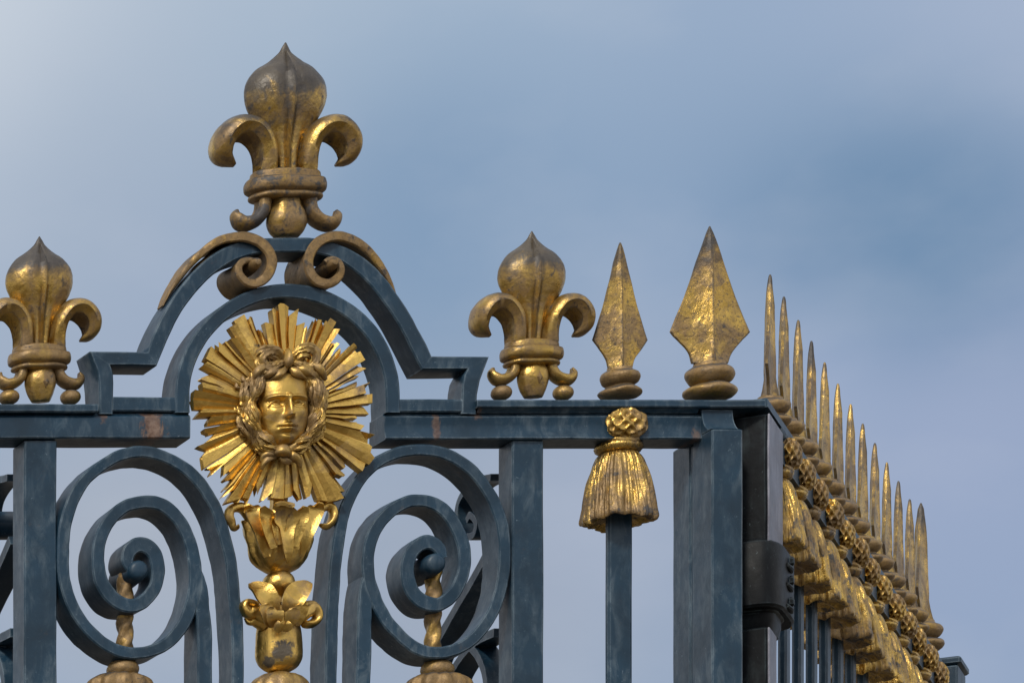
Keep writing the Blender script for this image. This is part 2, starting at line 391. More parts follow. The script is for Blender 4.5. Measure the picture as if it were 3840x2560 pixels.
def spear_mesh(h, wmax, hneck, zwide, wneck, dep):
    """four-sided blade with ridge, heights from the foot"""
    mb = MB(); prof = [(hneck, wneck, wneck * .75), (hneck + (zwide - hneck) * .35, wneck * 1.22, dep * 1.25), (hneck + (zwide - hneck) * .7, wneck + (wmax - wneck) * .62, dep), (zwide - 6, wmax - 4, dep)]
    P = cr(prof, 5)[:-1]
    P += [(zwide, wmax, dep)]
    for k in range(1, 15):
        f = k / 15; P.append((zwide + (h - zwide) * f, wmax * (1 - f) ** 1.0 * (1 - .06 * math.sin(math.pi * f)) + 2.5 * f, dep * (1 - f * .38 - .34 * max(0, f - .68) / .32)))
    P += [(h - 5, 3.6, 3.4), (h - 1, 2, 2), (h, .8, .8)]
    rings = []
    for z, w, d in P:
        e = min(3.5, w * .3); up = []
        for x, yy in ((-w, 0), (-w * .96, .14), (-w * .5, .40), (-w * .09, .80), (0, 1), (w * .09, .80), (w * .5, .40), (w * .96, .14), (w, 0)):
            up.append((x, -max(e, d * yy) if 0 < yy else 0))
        lo = [(x, -y) for x, y in up[-2:0:-1]]
        rings.append([np.array((x, y, z)) / 1000 for x, y in up + lo])
    mb.loft(rings); return mb
def ring_mesh(z, r, hz, ri):
    mb = MB(); lathe(mb, (0,0,0), [(z - hz * 1.05, ri, ri), (z - hz * .75, r * .85, r * .85), (z - hz * .1, r, r), (z + hz * .45, r * .93, r * .93), (z + hz * .9, ri * 1.08, ri * 1.08), (z + hz * 1.25, ri, ri)], 36, smooth=4)
    return mb
def spear(parent, loc, big=False, rot=0.0, proto=None):
    if proto:
        r = proto.copy(); COL.objects.link(r); r.parent = parent; r.location = loc; r.rotation_euler = (0,0,rot)
        for c in proto.children:
            q = c.copy(); COL.objects.link(q); q.parent = r
        return r
    if big: mb = spear_mesh(394, 93, 78, 150, 42, 20); rr = [(50, 54, 22, 34), (12, 58, 17, 36)]
    else: mb = spear_mesh(356, 64, 66, 131, 28, 13.5); rr = [(44, 44, 18, 27), (10, 47, 13, 29)]
    r = mb.build('spearhead', 'spear', parent, jit=.0011, js=24, ang=16, loc=loc); r.rotation_euler = (0,0,rot)
    for a in rr: ring_mesh(*a).build('base_ring', 'ochre', r, jit=.0034, js=24, ang=50)
    return r
def tassel(parent, loc, rot=0.0, proto=None):
    """origin on the picket's axis at the level of the ring"""
    if proto:
        r = proto.copy(); COL.objects.link(r); r.parent = parent; r.location = loc; r.rotation_euler = (0,0,rot)
        for c in proto.children:
            q = c.copy(); COL.objects.link(q); q.parent = r
        return r
    mb = MB(); n = 240
    prof = [(-10, 36), (-15, 43), (-25, 50), (-45, 57), (-80, 64), (-115, 70), (-145, 74.5), (-160, 77), (-168, 76), (-171, 72), (-163, 58), (-157, 36), (-150, 20)]
    P = cr([(a, b_, 0) for a, b_ in prof], 4); rings = []
    for z, R, _ in P:
        r = []
        for i in range(n):
            t = 2 * math.pi * i / n
            f = max(0, min(1, (-z - 8) / 60)); wob = .35 * math.sin(z * .035 + 2 * math.sin(3 * t))
            st = .062 * math.sin(9 * t + 1.8 * math.sin(2 * t) + wob) + .050 * abs(math.sin(13 * t + wob * 2 + 1.3)) + .020 * math.sin(41 * t + 2 * math.sin(5 * t) + z * .02)
            fl = .03 * math.cos(3 * t + .6) + .02 * math.cos(5 * t)
            k = 1 + (st * 1.25 + fl * f) * (f * .8 + .2)
            zz = z + (3 * math.sin(3 * t + 1) + 2 * math.sin(11 * t)) * max(0, (-z - 150) / 20)
            sq = 1.04
            r.append((R * k * math.cos(t) * (.93 * sq) / 1000, R * k * math.sin(t) * (.93 * sq) / 1000, zz / 1000))
        rings.append(r)
    mb.loft(rings, cap=False)
    r = mb.build('tassel', 'tassel', parent, jit=.0007, js=30, ang=70, loc=loc); r.rotation_euler = (0,0,rot)
    mb = MB(); lathe(mb, (0,0,0), [(-14, 34, 34), (-10, 46, 46), (0, 52, 52), (9, 48, 48), (13, 38, 38)], 40, smooth=4, mod=lambda t, z, f: 1 + .025 * math.cos(18 * t + z * .3))
    mb.build('ring', 'tassel', r, jit=.0016, js=30, ang=60)
    mb = MB(); rings = []                                     # netted knot in front of the rail
    for a in range(41):
        th = math.pi * a / 40; rg = []
        for i in range(84):
            ph = 2 * math.pi * i / 84
            q = max(abs(math.cos(5 * ph + 4.4 * th)), abs(math.cos(5 * ph - 4.4 * th)))
            rr = 32 + 14 * q ** 2.6 * math.sin(th) ** .6 + 1.5
            rg.append((rr * math.sin(th) * math.cos(ph) * 1.06 / 1000, (-40 + rr * math.sin(th) * math.sin(ph) * .62) / 1000, (46 + rr * math.cos(th) * .90) / 1000))
        rings.append(rg)
    mb.loft(rings, cap=False); lathe(mb, (0, -.026, .012), [(-6, 36, 26), (0, 40, 26), (7, 36, 24), (12, 28, 18)], 30)
    mb.build('knot', 'goldhair', r, jit=.005, js=34, ang=60)
    return r

# ================================================================== THE GATE
gate = thing('iron_gate', 'blue-grey wrought-iron gate with gilded sun face, arched top, large scrolls and fleur-de-lis finials', 'gate')
GZ = 0.02 * 1000
# rails
mb = MB(); zt, zb = ZZ(946), ZZ(1006)
prof = [(0, zb + 3), (3, zb), (83, zb), (86, zb + 3), (86, zt), (12, zt), (10, zt - 4), (3, zt - 8), (0, zt - 14)]
extr_x(mb, prof, -900, XX(437)); mb.build('top_rail', 'rail', gate, jit=.0012)
mb = MB(); zt, zb = ZZ(947), ZZ(1008)
prof = [(0, zb + 3), (3, zb), (83, zb), (86, zb + 3), (86, zt), (14, zt), (12, zt - 5), (3, zt - 8), (4, zt - 16), (7, zt - 26), (7, zt - 38), (3, zt - 50)]
extr_x(mb, prof, XX(885), XX(1612) + 2); mb.build('top_rail', 'rail', gate, jit=.0012)
for (a, b_, t, bt) in ((-905, 226, 927, 945.5), (1096, 1758, 917, 935)):
    mb = MB(); zt, zb = ZZ(t, -12), ZZ(bt, -12)
    extr_x(mb, [(-12, zb + 3), (-9, zb), (98, zb), (101, zb + 3), (101, zt - 3), (98, zt), (-9, zt), (-12, zt - 3)], XX(a, -12), XX(b_, -12))
    if a > 0: extr_x(mb, [(6, ZZ(947) + .5), (90, ZZ(947) + .5), (92, zb - .3), (-2, zb - .3)], XX(1098), XX(1605))
    mb.build('rail_cap', 'rail', gate, jit=.0010)
# outer broken arch with its two shouldered steps
arcO = [(338, 808), (350, 772), (366, 737), (387, 700), (412, 662), (440, 628), (475, 596), (515, 570), (560, 553), (612, 546), (665, 545), (715, 546), (765, 556), (808, 573), (846, 598), (884, 636), (914, 676), (940, 715), (960, 752), (978, 786), (992, 817)]
arcI = [(360, 839), (377, 797), (394, 758), (414, 720), (439, 684), (467, 652), (499, 624), (535, 601), (575, 586), (618, 580), (665, 579), (711, 580), (754, 588), (790, 603), (823, 627), (855, 659), (884, 697), (909, 733), (931, 771), (950, 810), (969, 848)]
mb = MB()
aO = cr(arcO, 5); aI = cr(arcI, 5)
O = [(228, 950), (228, 928), (226, 880), (222, 850), (213, 828), (206, 806), (338, 808)] ; I = [(260, 950), (260, 928), (260, 880), (259, 857), (256, 846), (252, 838), (360, 839)]
# left leg and shelf
strip(mb, O[:6], I[:6], 1, 85)
strip(mb, [(206, 806), (270, 807), (338, 808)], [(252, 838), (300, 838.5), (360, 839)], 1, 85)
strip(mb, aO, aI, 1, 85)
strip(mb, [(992, 817), (1060, 817.5), (1124, 818)], [(969, 848), (1030, 847), (1074, 846)], 1, 85)
strip(mb, [(1124, 818), (1113, 846), (1103, 872), (1096, 905), (1095, 950)], [(1074, 846), (1066, 862), (1062, 885), (1061, 910), (1061, 950)], 1, 85)
for (x0, x1, t, b_) in ((258, 412, 912, 944.5), (910, 1063, 917, 946.5)):
    strip(mb, [(x0, t), ((x0 + x1) / 2, t), (x1, t)], [(x0, b_), ((x0 + x1) / 2, b_), (x1, b_)], 2, 84)
mb.build('outer_arch', 'iron', gate, jit=.0022, js=9)
# inner round arch
mb = MB(); pts = [(420, 1000), (420, 950)]
R = 242
pts = [(420, 946), (420, 925)] + [(662 - R * math.cos(math.radians(a)), 911 - R * math.sin(math.radians(a)) * 1.005) for a in range(4, 180, 8)] + [(903, 925), (903, 947)]
planar_bar(mb, pts, 33, -1, 87, per=4)
mb.build('inner_arch', 'iron', gate, jit=.0022, js=9)
# stiles
for px0, px1 in ((56, 131), (1177, 1249)):
    mb = MB(); prism(mb, XX(px0, 10), XX(px1, 10), 10, 84, GZ, ZZ(1006) - 1, step=80); mb.build('stile', 'iron', gate, jit=.0012, js=7)
# great scrolls
fl = lambda pts, a, b_, k, c: [(b_ + k * x, c + k * y) for x, y in pts]
z5 = [(1426, 2600), (1426, 1900), (1427, 1568), (1426, 1300), (1414, 1050), (1383, 800), (1318, 560), (1222, 385), (1110, 272), (985, 207), (860, 184), (740, 200), (622, 256), (520, 342), (440, 462), (396, 600), (381, 750), (386, 900), (415, 1030), (470, 1150), (550, 1258), (650, 1340), (768, 1385), (880, 1382), (990, 1335), (1080, 1250), (1140, 1140), (1174, 1000), (1172, 860), (1145, 730), (1092, 610), (1020, 530), (935, 488), (850, 484), (762, 505), (684, 565), (624, 655), (592, 760), (588, 870), (612, 970), (668, 1050), (742, 1095), (822, 1095), (890, 1050), (938, 980), (953, 890), (936, 800), (892, 748), (838, 735), (786, 768), (766, 830), (790, 880)]
wid5 = [27] * 24 + [28, 29, 30, 30, 30, 30, 30] + [30] * 8 + [31] * 5 + [31, 32, 33, 34, 34, 32, 28, 24]
wid5 = (wid5 + [22] * 60)[:len(z5)]
z6 = [(135, 2600), (135, 1900), (134, 1568), (137, 1300), (147, 1050), (162, 830), (196, 600), (252, 430), (330, 300), (430, 205), (560, 150), (690, 138), (810, 155), (920, 208), (1020, 290), (1100, 390), (1155, 500), (1188, 630), (1196, 760), (1192, 890), (1168, 1020), (1122, 1140), (1055, 1245), (975, 1320), (880, 1363), (780, 1378), (680, 1360), (590, 1305), (512, 1225), (450, 1140), (402, 1040), (368, 920), (362, 800), (384, 680), (436, 575), (510, 500), (600, 455), (700, 448), (795, 478), (870, 545), (922, 640), (948, 750), (948, 860), (925, 950), (880, 1030), (805, 1080), (725, 1075), (658, 1030), (615, 955), (604, 860), (630, 770), (690, 712), (750, 706), (800, 745), (815, 800)]
wid6 = ([27] * 22 + [28] * 6 + [29] * 10 + [30] * 8 + [32] * 5 + [33, 32, 28, 22] + [20] * 60)[:len(z6)]
for pts, (b_, k, c), w, leg, boss in ((z5, (0, .3828, 967.75), wid5, 1232, (832, 888)), (z6, (710.5, .375, 980), wid6, 335, (776, 832))):
    mb = MB(); Q = fl(pts, 0, b_, k, c)
    planar_bar(mb, Q, w, 3, 88, per=6)
    lx = b_ + k * leg
    if leg > 1000: L = [(lx, 1968), (lx, 1700), (lx, c + k * 1300), (lx - 2, c + k * 1150), (lx - 10, c + k * 980), (lx - 20, c + k * 860)]
    else: L = [(lx, 1968), (lx, 1700), (lx, c + k * 1300), (lx + 1, c + k * 1150), (lx + 6, c + k * 980), (lx + 12, c + k * 840)]
    planar_bar(mb, L, [34, 34, 34, 33, 30, 14], 4, 87, per=6)
    mb.build('scroll', 'iron', gate, jit=.0034, js=11)
    # boss at the eye of the scroll
    mb = MB(); c0 = U(b_ + k * boss[0], c + k * boss[1], -4); rings = []
    for yy, r in ((-12, 4), (-11, 14), (-8, 19), (-2, 22.5), (8, 24), (50, 27), (100, 30)):
        rings.append([(c0[0] + r * math.cos(t) / 1000 , (yy) / 1000, c0[2] + r * math.sin(t) / 1000) for t in [2 * math.pi * i / 28 for i in range(28)]])
    mb.loft(rings); mb.build('scroll_boss', 'iron', gate, jit=.0015)
    # twisted gilt stem under the eye
    mb = MB(); sx = b_ + k * (750 if leg > 1000 else 758); y0 = c + k * boss[1]; rings = []
    for i in range(60):
        f = i / 59; py = y0 + 8 + f * (1522 - y0 - 6); cc = U(sx, py, 45); ww = 17 * (1 + .05 * math.sin(f * 26))
        rings.append([(cc[0] + ww * (1 + .15 * math.cos(3 * (t + i * .17))) * math.cos(t) / 1000, cc[1] + ww * (1 + .15 * math.cos(3 * (t + i * .17))) * math.sin(t) / 1000, cc[2]) for t in [2 * math.pi * j / 20 for j in range(20)]])
    mb.loft(rings); mb.build('twisted_stem', 'ochre', gate, jit=.001, ang=60)
    kx = b_ + k * (735 if leg > 1000 else 784)
    mb = MB(); lathe(mb, U(kx, 1537, 42), [(-19, 22, 22), (-16, 30, 30), (-4, 36, 36), (8, 34, 34), (17, 26, 26), (20, 18, 18)], 32); mb.build('knob', 'ochre', gate, jit=.002, js=20, ang=60)
    mb = MB(); lathe(mb, U(kx - 8 if leg > 1000 else kx + 4, 1545, 42), [(-430, 8, 8), (-400, 12, 12), (-250, 14, 14), (-150, 16, 16), (-110, 30, 26), (-60, 62, 42), (-25, 66, 44), (-8, 50, 36), (0, 24, 22)], 64, mod=lambda t, z, f: 1 + .10 * abs(math.sin(5 * t)) - .05 * math.cos(10 * t) if z > -130 else 1)
    mb.build('shell_cap', 'scroll', gate, jit=.002, js=20, ang=60)
# support bar behind sun and gilt ornaments
mb = MB(); prism(mb, XX(640, 60) - 12, XX(640, 60) + 12, 46, 70, GZ, ZZ(690)); mb.build('support_bar', 'black', gate, jit=.001)
# picket under the front tassel
PX = XX(1421, 43)
def picket(mb, x, y, ztop, T=None): prism(mb, x - 28, x + 28, y - 10, y + 10, GZ, ztop, ch=5, step=120, T=T)
mb = MB(); picket(mb, PX, 43, ZZ(1000, 43)); mb.build('picket', 'iron', gate, jit=.0008, js=6)
# corner post: stands forward of the rail, coved at the top
mb = MB(); x0, x1 = 1612, 1683; z = lambda p: ZZ(p, -49)
prism(mb, x0, x1, -49, 46, GZ, z(984), ch=3)
rings = []
for f in np.linspace(0, 1, 9):
    dd = -47 + 48 * math.sin(f * math.pi / 2); zz = z(984) + (ZZ(941, 0) - z(984)) * (1 - math.cos(f * math.pi / 2))
    rings.append([np.array(p) / 1000 for p in ((x0, dd, zz), (x1, dd, zz), (x1, 44, zz), (x0, 44, zz))])
mb.loft(rings)
prism(mb, x0 + 4, x1 - 4, 48, 62, GZ, ZZ(1010), ch=2)
prism(mb, x0 + 1, x1 - 1, 62, 145, GZ, ZZ(1008, 40), ch=3)
mb.build('corner_post', 'iron', gate, jit=.0010, js=8)
# scrolled braces behind the two stiles, in planes square to the gate
def brace(x0):
    def conv(px, py):
        d = F * ((x0 - CX) / (px - CX) - 1); k = (F + d) / F; return d, EYE * 1000 + (CY - py) * k
    dx = x0 - XX(1213, 40)
    paths = [[(1152, 1096), (1112, 1108), (1080, 1146), (1073, 1192), (1088, 1228), (1110, 1228), (1117, 1200), (1104, 1182), (1096, 1196)],
             [(1158, 1240), (1118, 1316), (1072, 1395), (1028, 1474), (1004, 1540), (1002, 1640), (1030, 1760), (1100, 1860)],
             [(1160, 1452), (1118, 1472), (1080, 1512), (1050, 1570), (1040, 1650), (1060, 1700)],
             [(1100, 1478), (1124, 1512), (1140, 1568), (1146, 1700), (1150, 1850)]]
    mb = MB(); X1213 = XX(1213, 40)
    for p, w in zip(paths, (16, 24, 20, 20)):
        Q = []
        for px, py in p:
            d = F * ((X1213 - CX) / (px - CX) - 1); k = (F + d) / F; Q.append((d, EYE * 1000 + (CY - py) * k))
        Q = cr(Q, 6); rings = []; n = len(Q)
        for i, q in enumerate(Q):
            t = Q[min(n - 1, i + 1)] - Q[max(0, i - 1)]; t /= np.linalg.norm(t); nn = np.array([-t[1], t[0]]) * w / 2
            rings.append([np.array(v_) / 1000 for v_ in ((x0 - 26, q[0] - nn[0], q[1] - nn[1]), (x0 + 26, q[0] - nn[0], q[1] - nn[1]), (x0 + 26, q[0] + nn[0], q[1] + nn[1]), (x0 - 26, q[0] + nn[0], q[1] + nn[1]))])
        mb.loft(rings)
    prism(mb, x0 - 22, x0 + 22, 620, 660, GZ, ZZ(2000)); prism(mb, x0 - 22, x0 + 22, 60, 660, ZZ(2000), ZZ(1960), step=40)
    return mb
for px in (1213, 93): brace(XX(px, 40)).build('brace', 'iron', gate, jit=.001)
# bottom rail (below the picture)
mb = MB(); extr_x(mb, [(14, 120), (78, 120), (78, 200), (14, 200)], -880, 1611, 200); mb.build('bottom_rail', 'iron', gate)
mb = MB(); prism(mb, -898, -826, 12, 82, GZ, ZZ(1006) - 1, step=150); mb.build('stile', 'iron', gate, jit=.0012, js=7)
mb = MB(); extr_x(mb, [(14, ZZ(1995)), (78, ZZ(1995)), (78, ZZ(1940)), (14, ZZ(1940))], -880, 1611, 200); mb.build('middle_rail', 'iron', gate)

# finials of the gate
fleur(gate, tuple(U(655, 546, 40)), 1.0, 'bigfleur', 'bigfoot', label='large top fleur-de-lis, dark weathered upper petal over worn gold')
fleur(gate, tuple(U(1221, 914, 43)), .855, 'fleur', 'fleur', .87, True, xk=.955)
fleur(gate, tuple(U(90, 924, 43)), .85, 'fleur', 'fleur', .88, True, xk=.955)
sp_small = spear(gate, tuple(U(1424, 912, 43)))
sp_big = spear(gate, tuple(U(1630, 912, 43)), True)
ts = tassel(gate, (PX / 1000, .043, U(0, 1029, 43)[2]))

# gilded volutes riding on the arch
ZL = lambda p: [(306.25 + .3229 * x, 514.5 + .3229 * y) for x, y in p]
vl = ZL([(262, 545), (312, 440), (375, 345), (460, 235), (552, 155), (640, 105), (740, 84), (835, 90), (920, 130), (975, 205), (990, 290), (955, 370), (885, 415), (810, 405), (762, 350), (760, 290), (800, 255), (850, 250), (885, 275)])
wl = [4, 10, 14, 16, 18, 20, 22, 24, 24, 23, 23, 23, 22, 20, 18, 17, 16, 14, 12]
vr = ZL([(1945, 545), (1880, 400), (1800, 270), (1700, 168), (1600, 108), (1500, 80), (1410, 86), (1330, 120), (1275, 185), (1250, 265), (1268, 350), (1320, 405), (1395, 420), (1455, 385), (1480, 325), (1460, 270), (1410, 250), (1370, 270)])
wr = [4, 12, 18, 20, 22, 23, 24, 24, 24, 24, 24, 23, 22, 20, 18, 17, 16, 12]
VLEAF = {False: [[(378, 706, 45), (400, 668, 40), (430, 630, 34), (470, 592, 30), (520, 562, 30), (575, 546, 34)], [(392, 690, 75), (416, 646, 72), (450, 606, 66), (492, 574, 62), (540, 552, 60), (590, 545, 60)]],
         True: []}
for v_, w, bs in ((vl, wl, (865, 285)), (vr, wr, (1415, 285))):
    mb = MB(); d0, d1 = -14, 96
    P = cr([(*U(x, y, d0)[[0, 2]] * 1000, ww) for (x, y), ww in zip(v_, w)], 6); rings = []; n = len(P)
    for i, p in enumerate(P):
        t = (P[min(i + 1, n - 1)] - P[max(i - 1, 0)])[:2]; t /= np.linalg.norm(t); nn = np.array([-t[1], t[0]]); h = p[2] / 2
        f = min(1, i / (n * .35)); a, b2 = (d0 + d1) / 2 - (d1 - d0) / 2 * (.28 + .72 * f), (d0 + d1) / 2 + (d1 - d0) / 2 * (.28 + .72 * f)
        sec = [(-h, a + 4), (-h + 3, a), (0, a - .6), (h - 3, a), (h, a + 4), (h * .75, a + 16), (h * .55, (a + b2) / 2), (h * .75, b2 - 16), (h, b2), (-h, b2), (-h * .7, b2 - 18), (-h * .5, (a + b2) / 2), (-h * .7, a + 18)]
        rings.append([((p[0] + nn[0] * u) / 1000, dd / 1000, (p[1] + nn[1] * u) / 1000) for u, dd in sec])
    mb.loft(rings); o = mb.build('volute', 'scroll', gate, jit=.002, js=16, ang=45)
    for lpts in VLEAF[len(w) == 18]:
        mb = MB(); leaf(mb, [U(*q) for q in lpts], [3, 10, 17, 22, 20, 12], (0, 1, 0), 5, -.3); mb.build('acanthus_leaf', 'scroll', o, jit=.003, js=22, ang=50)
    mb = MB(); q = U(306.25 + .3229 * bs[0], 514.5 + .3229 * bs[1], -10); rings = []
    for yy, r in ((-30, 1), (-29, 6), (-25, 9), (-18, 12), (-10, 14), (20, 16), (90, 17)):
        rings.append([(q[0] + r * math.cos(t) / 1000, yy / 1000, q[2] + r * math.sin(t) / 1000) for t in [2 * math.pi * i / 24 for i in range(24)]])
    mb.loft(rings); mb.build('eye', 'scroll', o, jit=.0015, js=20)

# ------------------------------------------------------------------ sun mask
# every plank of the glory: measured corners of its end, clockwise from the left
q1 = [[(90,1490),(90,1360)],[(225,1375),(200,1245)],[(190,1190),(365,1100)],[(200,1020),(268,952)],[(265,872),(345,715)],[(445,780),(440,657),(520,700)],[(560,640),(612,640)],[(612,612),(700,593)],[(612,432),(700,390)],[(692,325),(830,240)],[(885,320),(900,280),(945,275)],[(1025,465),(1055,510)],[(1062,500),(1085,450),(1110,500)],[(1130,360),(1250,388)],[(1215,180),(1250,155),(1340,190)],[(1312,110),(1360,85),(1425,92),(1485,120)]]
q2 = [[(90,262),(230,148)],[(212,395),(302,360)],[(315,440),(335,412),(365,470)],[(372,450),(450,300),(490,330)],[(500,330),(550,335),(592,400)],[(602,400),(668,298),(768,345)],[(742,440),(825,465)],[(690,665),(720,675)],[(725,680),(778,665),(808,690)],[(828,728),(848,800)],[(862,812),(1010,672),(1058,708)],[(1062,800),(1112,785),(1165,890)],[(1092,1008),(1192,1042)],[(1035,1142),(1098,1168)],[(1078,1210),(1068,1300)],[(1180,1272),(1268,1240),(1195,1408)],[(1210,1408),(1312,1400),(1290,1565)]]
q4 = [[(1120,72),(1180,112),(1250,222)],[(1025,222),(1060,290)],[(1070,330),(1182,372),(1112,468)],[(1122,472),(1330,518),(1242,658)],[(1252,660),(1292,700),(1268,788)],[(1272,798),(1316,860),(1262,940)],[(1190,950),(1145,1052)],[(930,912),(892,898),(902,992)],[(878,1132),(762,1106)],[(912,1335),(805,1350)],[(868,1452),(672,1500)],[(612,1500),(500,1478)],[(412,1262),(375,1420),(342,1432)],[(278,1440),(250,1470),(145,1335)],[(140,1400),(20,1450)]]
q3 = [[(1400,1460),(1225,1440)],[(1212,1385),(1090,1475)],[(1095,1280),(1038,1412),(988,1262)],[(915,1450),(890,1535),(792,1440)],[(772,1452),(755,1512),(562,1525)],[(660,1332),(505,1430)],[(655,1250),(545,1340)],[(640,1165),(552,1200)],[(600,1050),(525,1125),(535,965)],[(525,932),(330,1108),(295,1012)],[(240,1002),(215,830),(280,762)],[(285,742),(140,682)],[(260,640),(415,520)],[(300,500),(240,470)],[(290,352),(330,242)],[(115,275),(208,112)],[(100,172),(75,5)]]
planks = [[(x, y) for x, y in p] for p in q1] + [[(x + 1411, y) for x, y in p] for p in q2] + [[(x + 1411, y + 1490) for x, y in p] for p in q4] + [[(x, y + 1490) for x, y in p] for p in q3]
slots = [(500,1300),(800,880),(1180,630),(1741,640),(2081,860),(2206,1310),(2291,1790),(2011,2235),(1656,2580),(1155,2590),(830,2260),(590,1820),(1180,420)]
px = lambda x, y: (428.75 + .3125 * x / 2, 686 + .3125 * y / 2)
SD = -12
cen = U(*px(1430, 1690), SD) * 1000
def pol(t):
    w = U(*px(*t), SD) * 1000; return math.atan2(w[2] - cen[2], w[0] - cen[0]), math.hypot(w[0] - cen[0], w[2] - cen[2])
PL = []
for p in planks:
    c_ = sorted(((-pol(t)[0]) % (2 * math.pi), pol(t)[1]) for t in p)     # clockwise angle
    if c_[-1][0] - c_[0][0] > 3: c_ = sorted(((a_ - 2 * math.pi if a_ > 3 else a_), r_) for a_, r_ in c_)
    PL.append(c_)
PL.sort(key=lambda c_: sum(x[0] for x in c_) / len(c_)); nT = len(PL); mb = MB(); rnd = random.Random(3)
SL = [((-pol(t)[0]) % (2 * math.pi), pol(t)[1]) for t in slots]
bd = []
for i in range(nT):
    a0 = PL[i - 1][-1][0] - (2 * math.pi if i == 0 else 0); a1 = PL[i][0][0]; bd.append((a0 + a1) / 2)
for i in range(nT):
    lo, hi = bd[i], bd[(i + 1) % nT] + (2 * math.pi if i == nT - 1 else 0)
    if hi - lo < .012: hi = lo + .012
    C_ = [(min(max(a_, lo + .002), hi - .002), r_) for a_, r_ in PL[i]]
    pts = [(lo, C_[0][1])] + C_ + [(hi, C_[-1][1])]
    while len(pts) < 5:
        k = max(range(len(pts) - 1), key=lambda j: pts[j + 1][0] - pts[j][0]); A, B = pts[k], pts[k + 1]; pts.insert(k + 1, ((A[0] + B[0]) / 2, (A[1] + B[1]) / 2))
    for k in range(1, len(pts)):
        if pts[k][0] <= pts[k - 1][0]: pts[k] = (pts[k - 1][0] + .0008, pts[k][1])
    hl, hr = rnd.choice(((0, 9), (1, 8), (9, 0), (7, 1), (2, 10), (4, 4))); tent = rnd.uniform(0, 4); out = rnd.uniform(-2, 6)
    gl = gr = 1.0; sl_ = sr_ = 1e9
    for sa, sr0 in SL:
        for e, side in ((lo, 0), (hi, 1)):
            dd = abs((sa - e + math.pi) % (2 * math.pi) - math.pi)
            if dd < .035:
                if side == 0: gl, sl_ = 3.6, sr0
                else: gr, sr_ = 3.6, sr0
    rings = []; a_lo, a_hi = pts[0][0], pts[-1][0]; rmax = max(p[1] for p in pts)
    for f in (0.1, .28, .45, .58, .70, .82, .92, 1.0):
        sec = []
        for a_, r_ in pts:
            q = r_ * f; u = (a_ - a_lo) / (a_hi - a_lo)
            g_l = gl * max(0, min(1, (q - sl_) / 14)) if gl > 1 else .45 * f; g_r = gr * max(0, min(1, (q - sr_) / 14)) if gr > 1 else .45 * f
            aa = a_ + (1 - u) * g_l / max(q, 8) - u * g_r / max(q, 8)
            h = (hl * (1 - u) + hr * u) * min(1, f * 1.5) + tent * (1 - abs(2 * u - 1)) + 20 * (1 - f) ** 1.3 + out * f * f
            sec.append((cen[0] + q * math.cos(-aa), SD - h, cen[2] + q * math.sin(-aa)))
        bk = [(p[0], SD + 13, p[2]) for p in sec[::-1]]
        rings.append([np.array(p) / 1000 for p in sec + bk])
    mb.loft(rings)
sun = mb.build('sun_mask', 'gold', gate, jit=.0018, js=24, ang=9)
mb = MB(); rings = []
for r, yy in ((0.5, 10), (60, 10), (86, 6), (92, 0), (92, -4)):
    rings.append([((cen[0] + r * math.cos(t)) / 1000, yy / 1000, (cen[2] + r * math.sin(t)) / 1000) for t in [2 * math.pi * i / 48 for i in range(48)]])
mb.loft(rings); mb.build('backing_disc', 'black', sun)
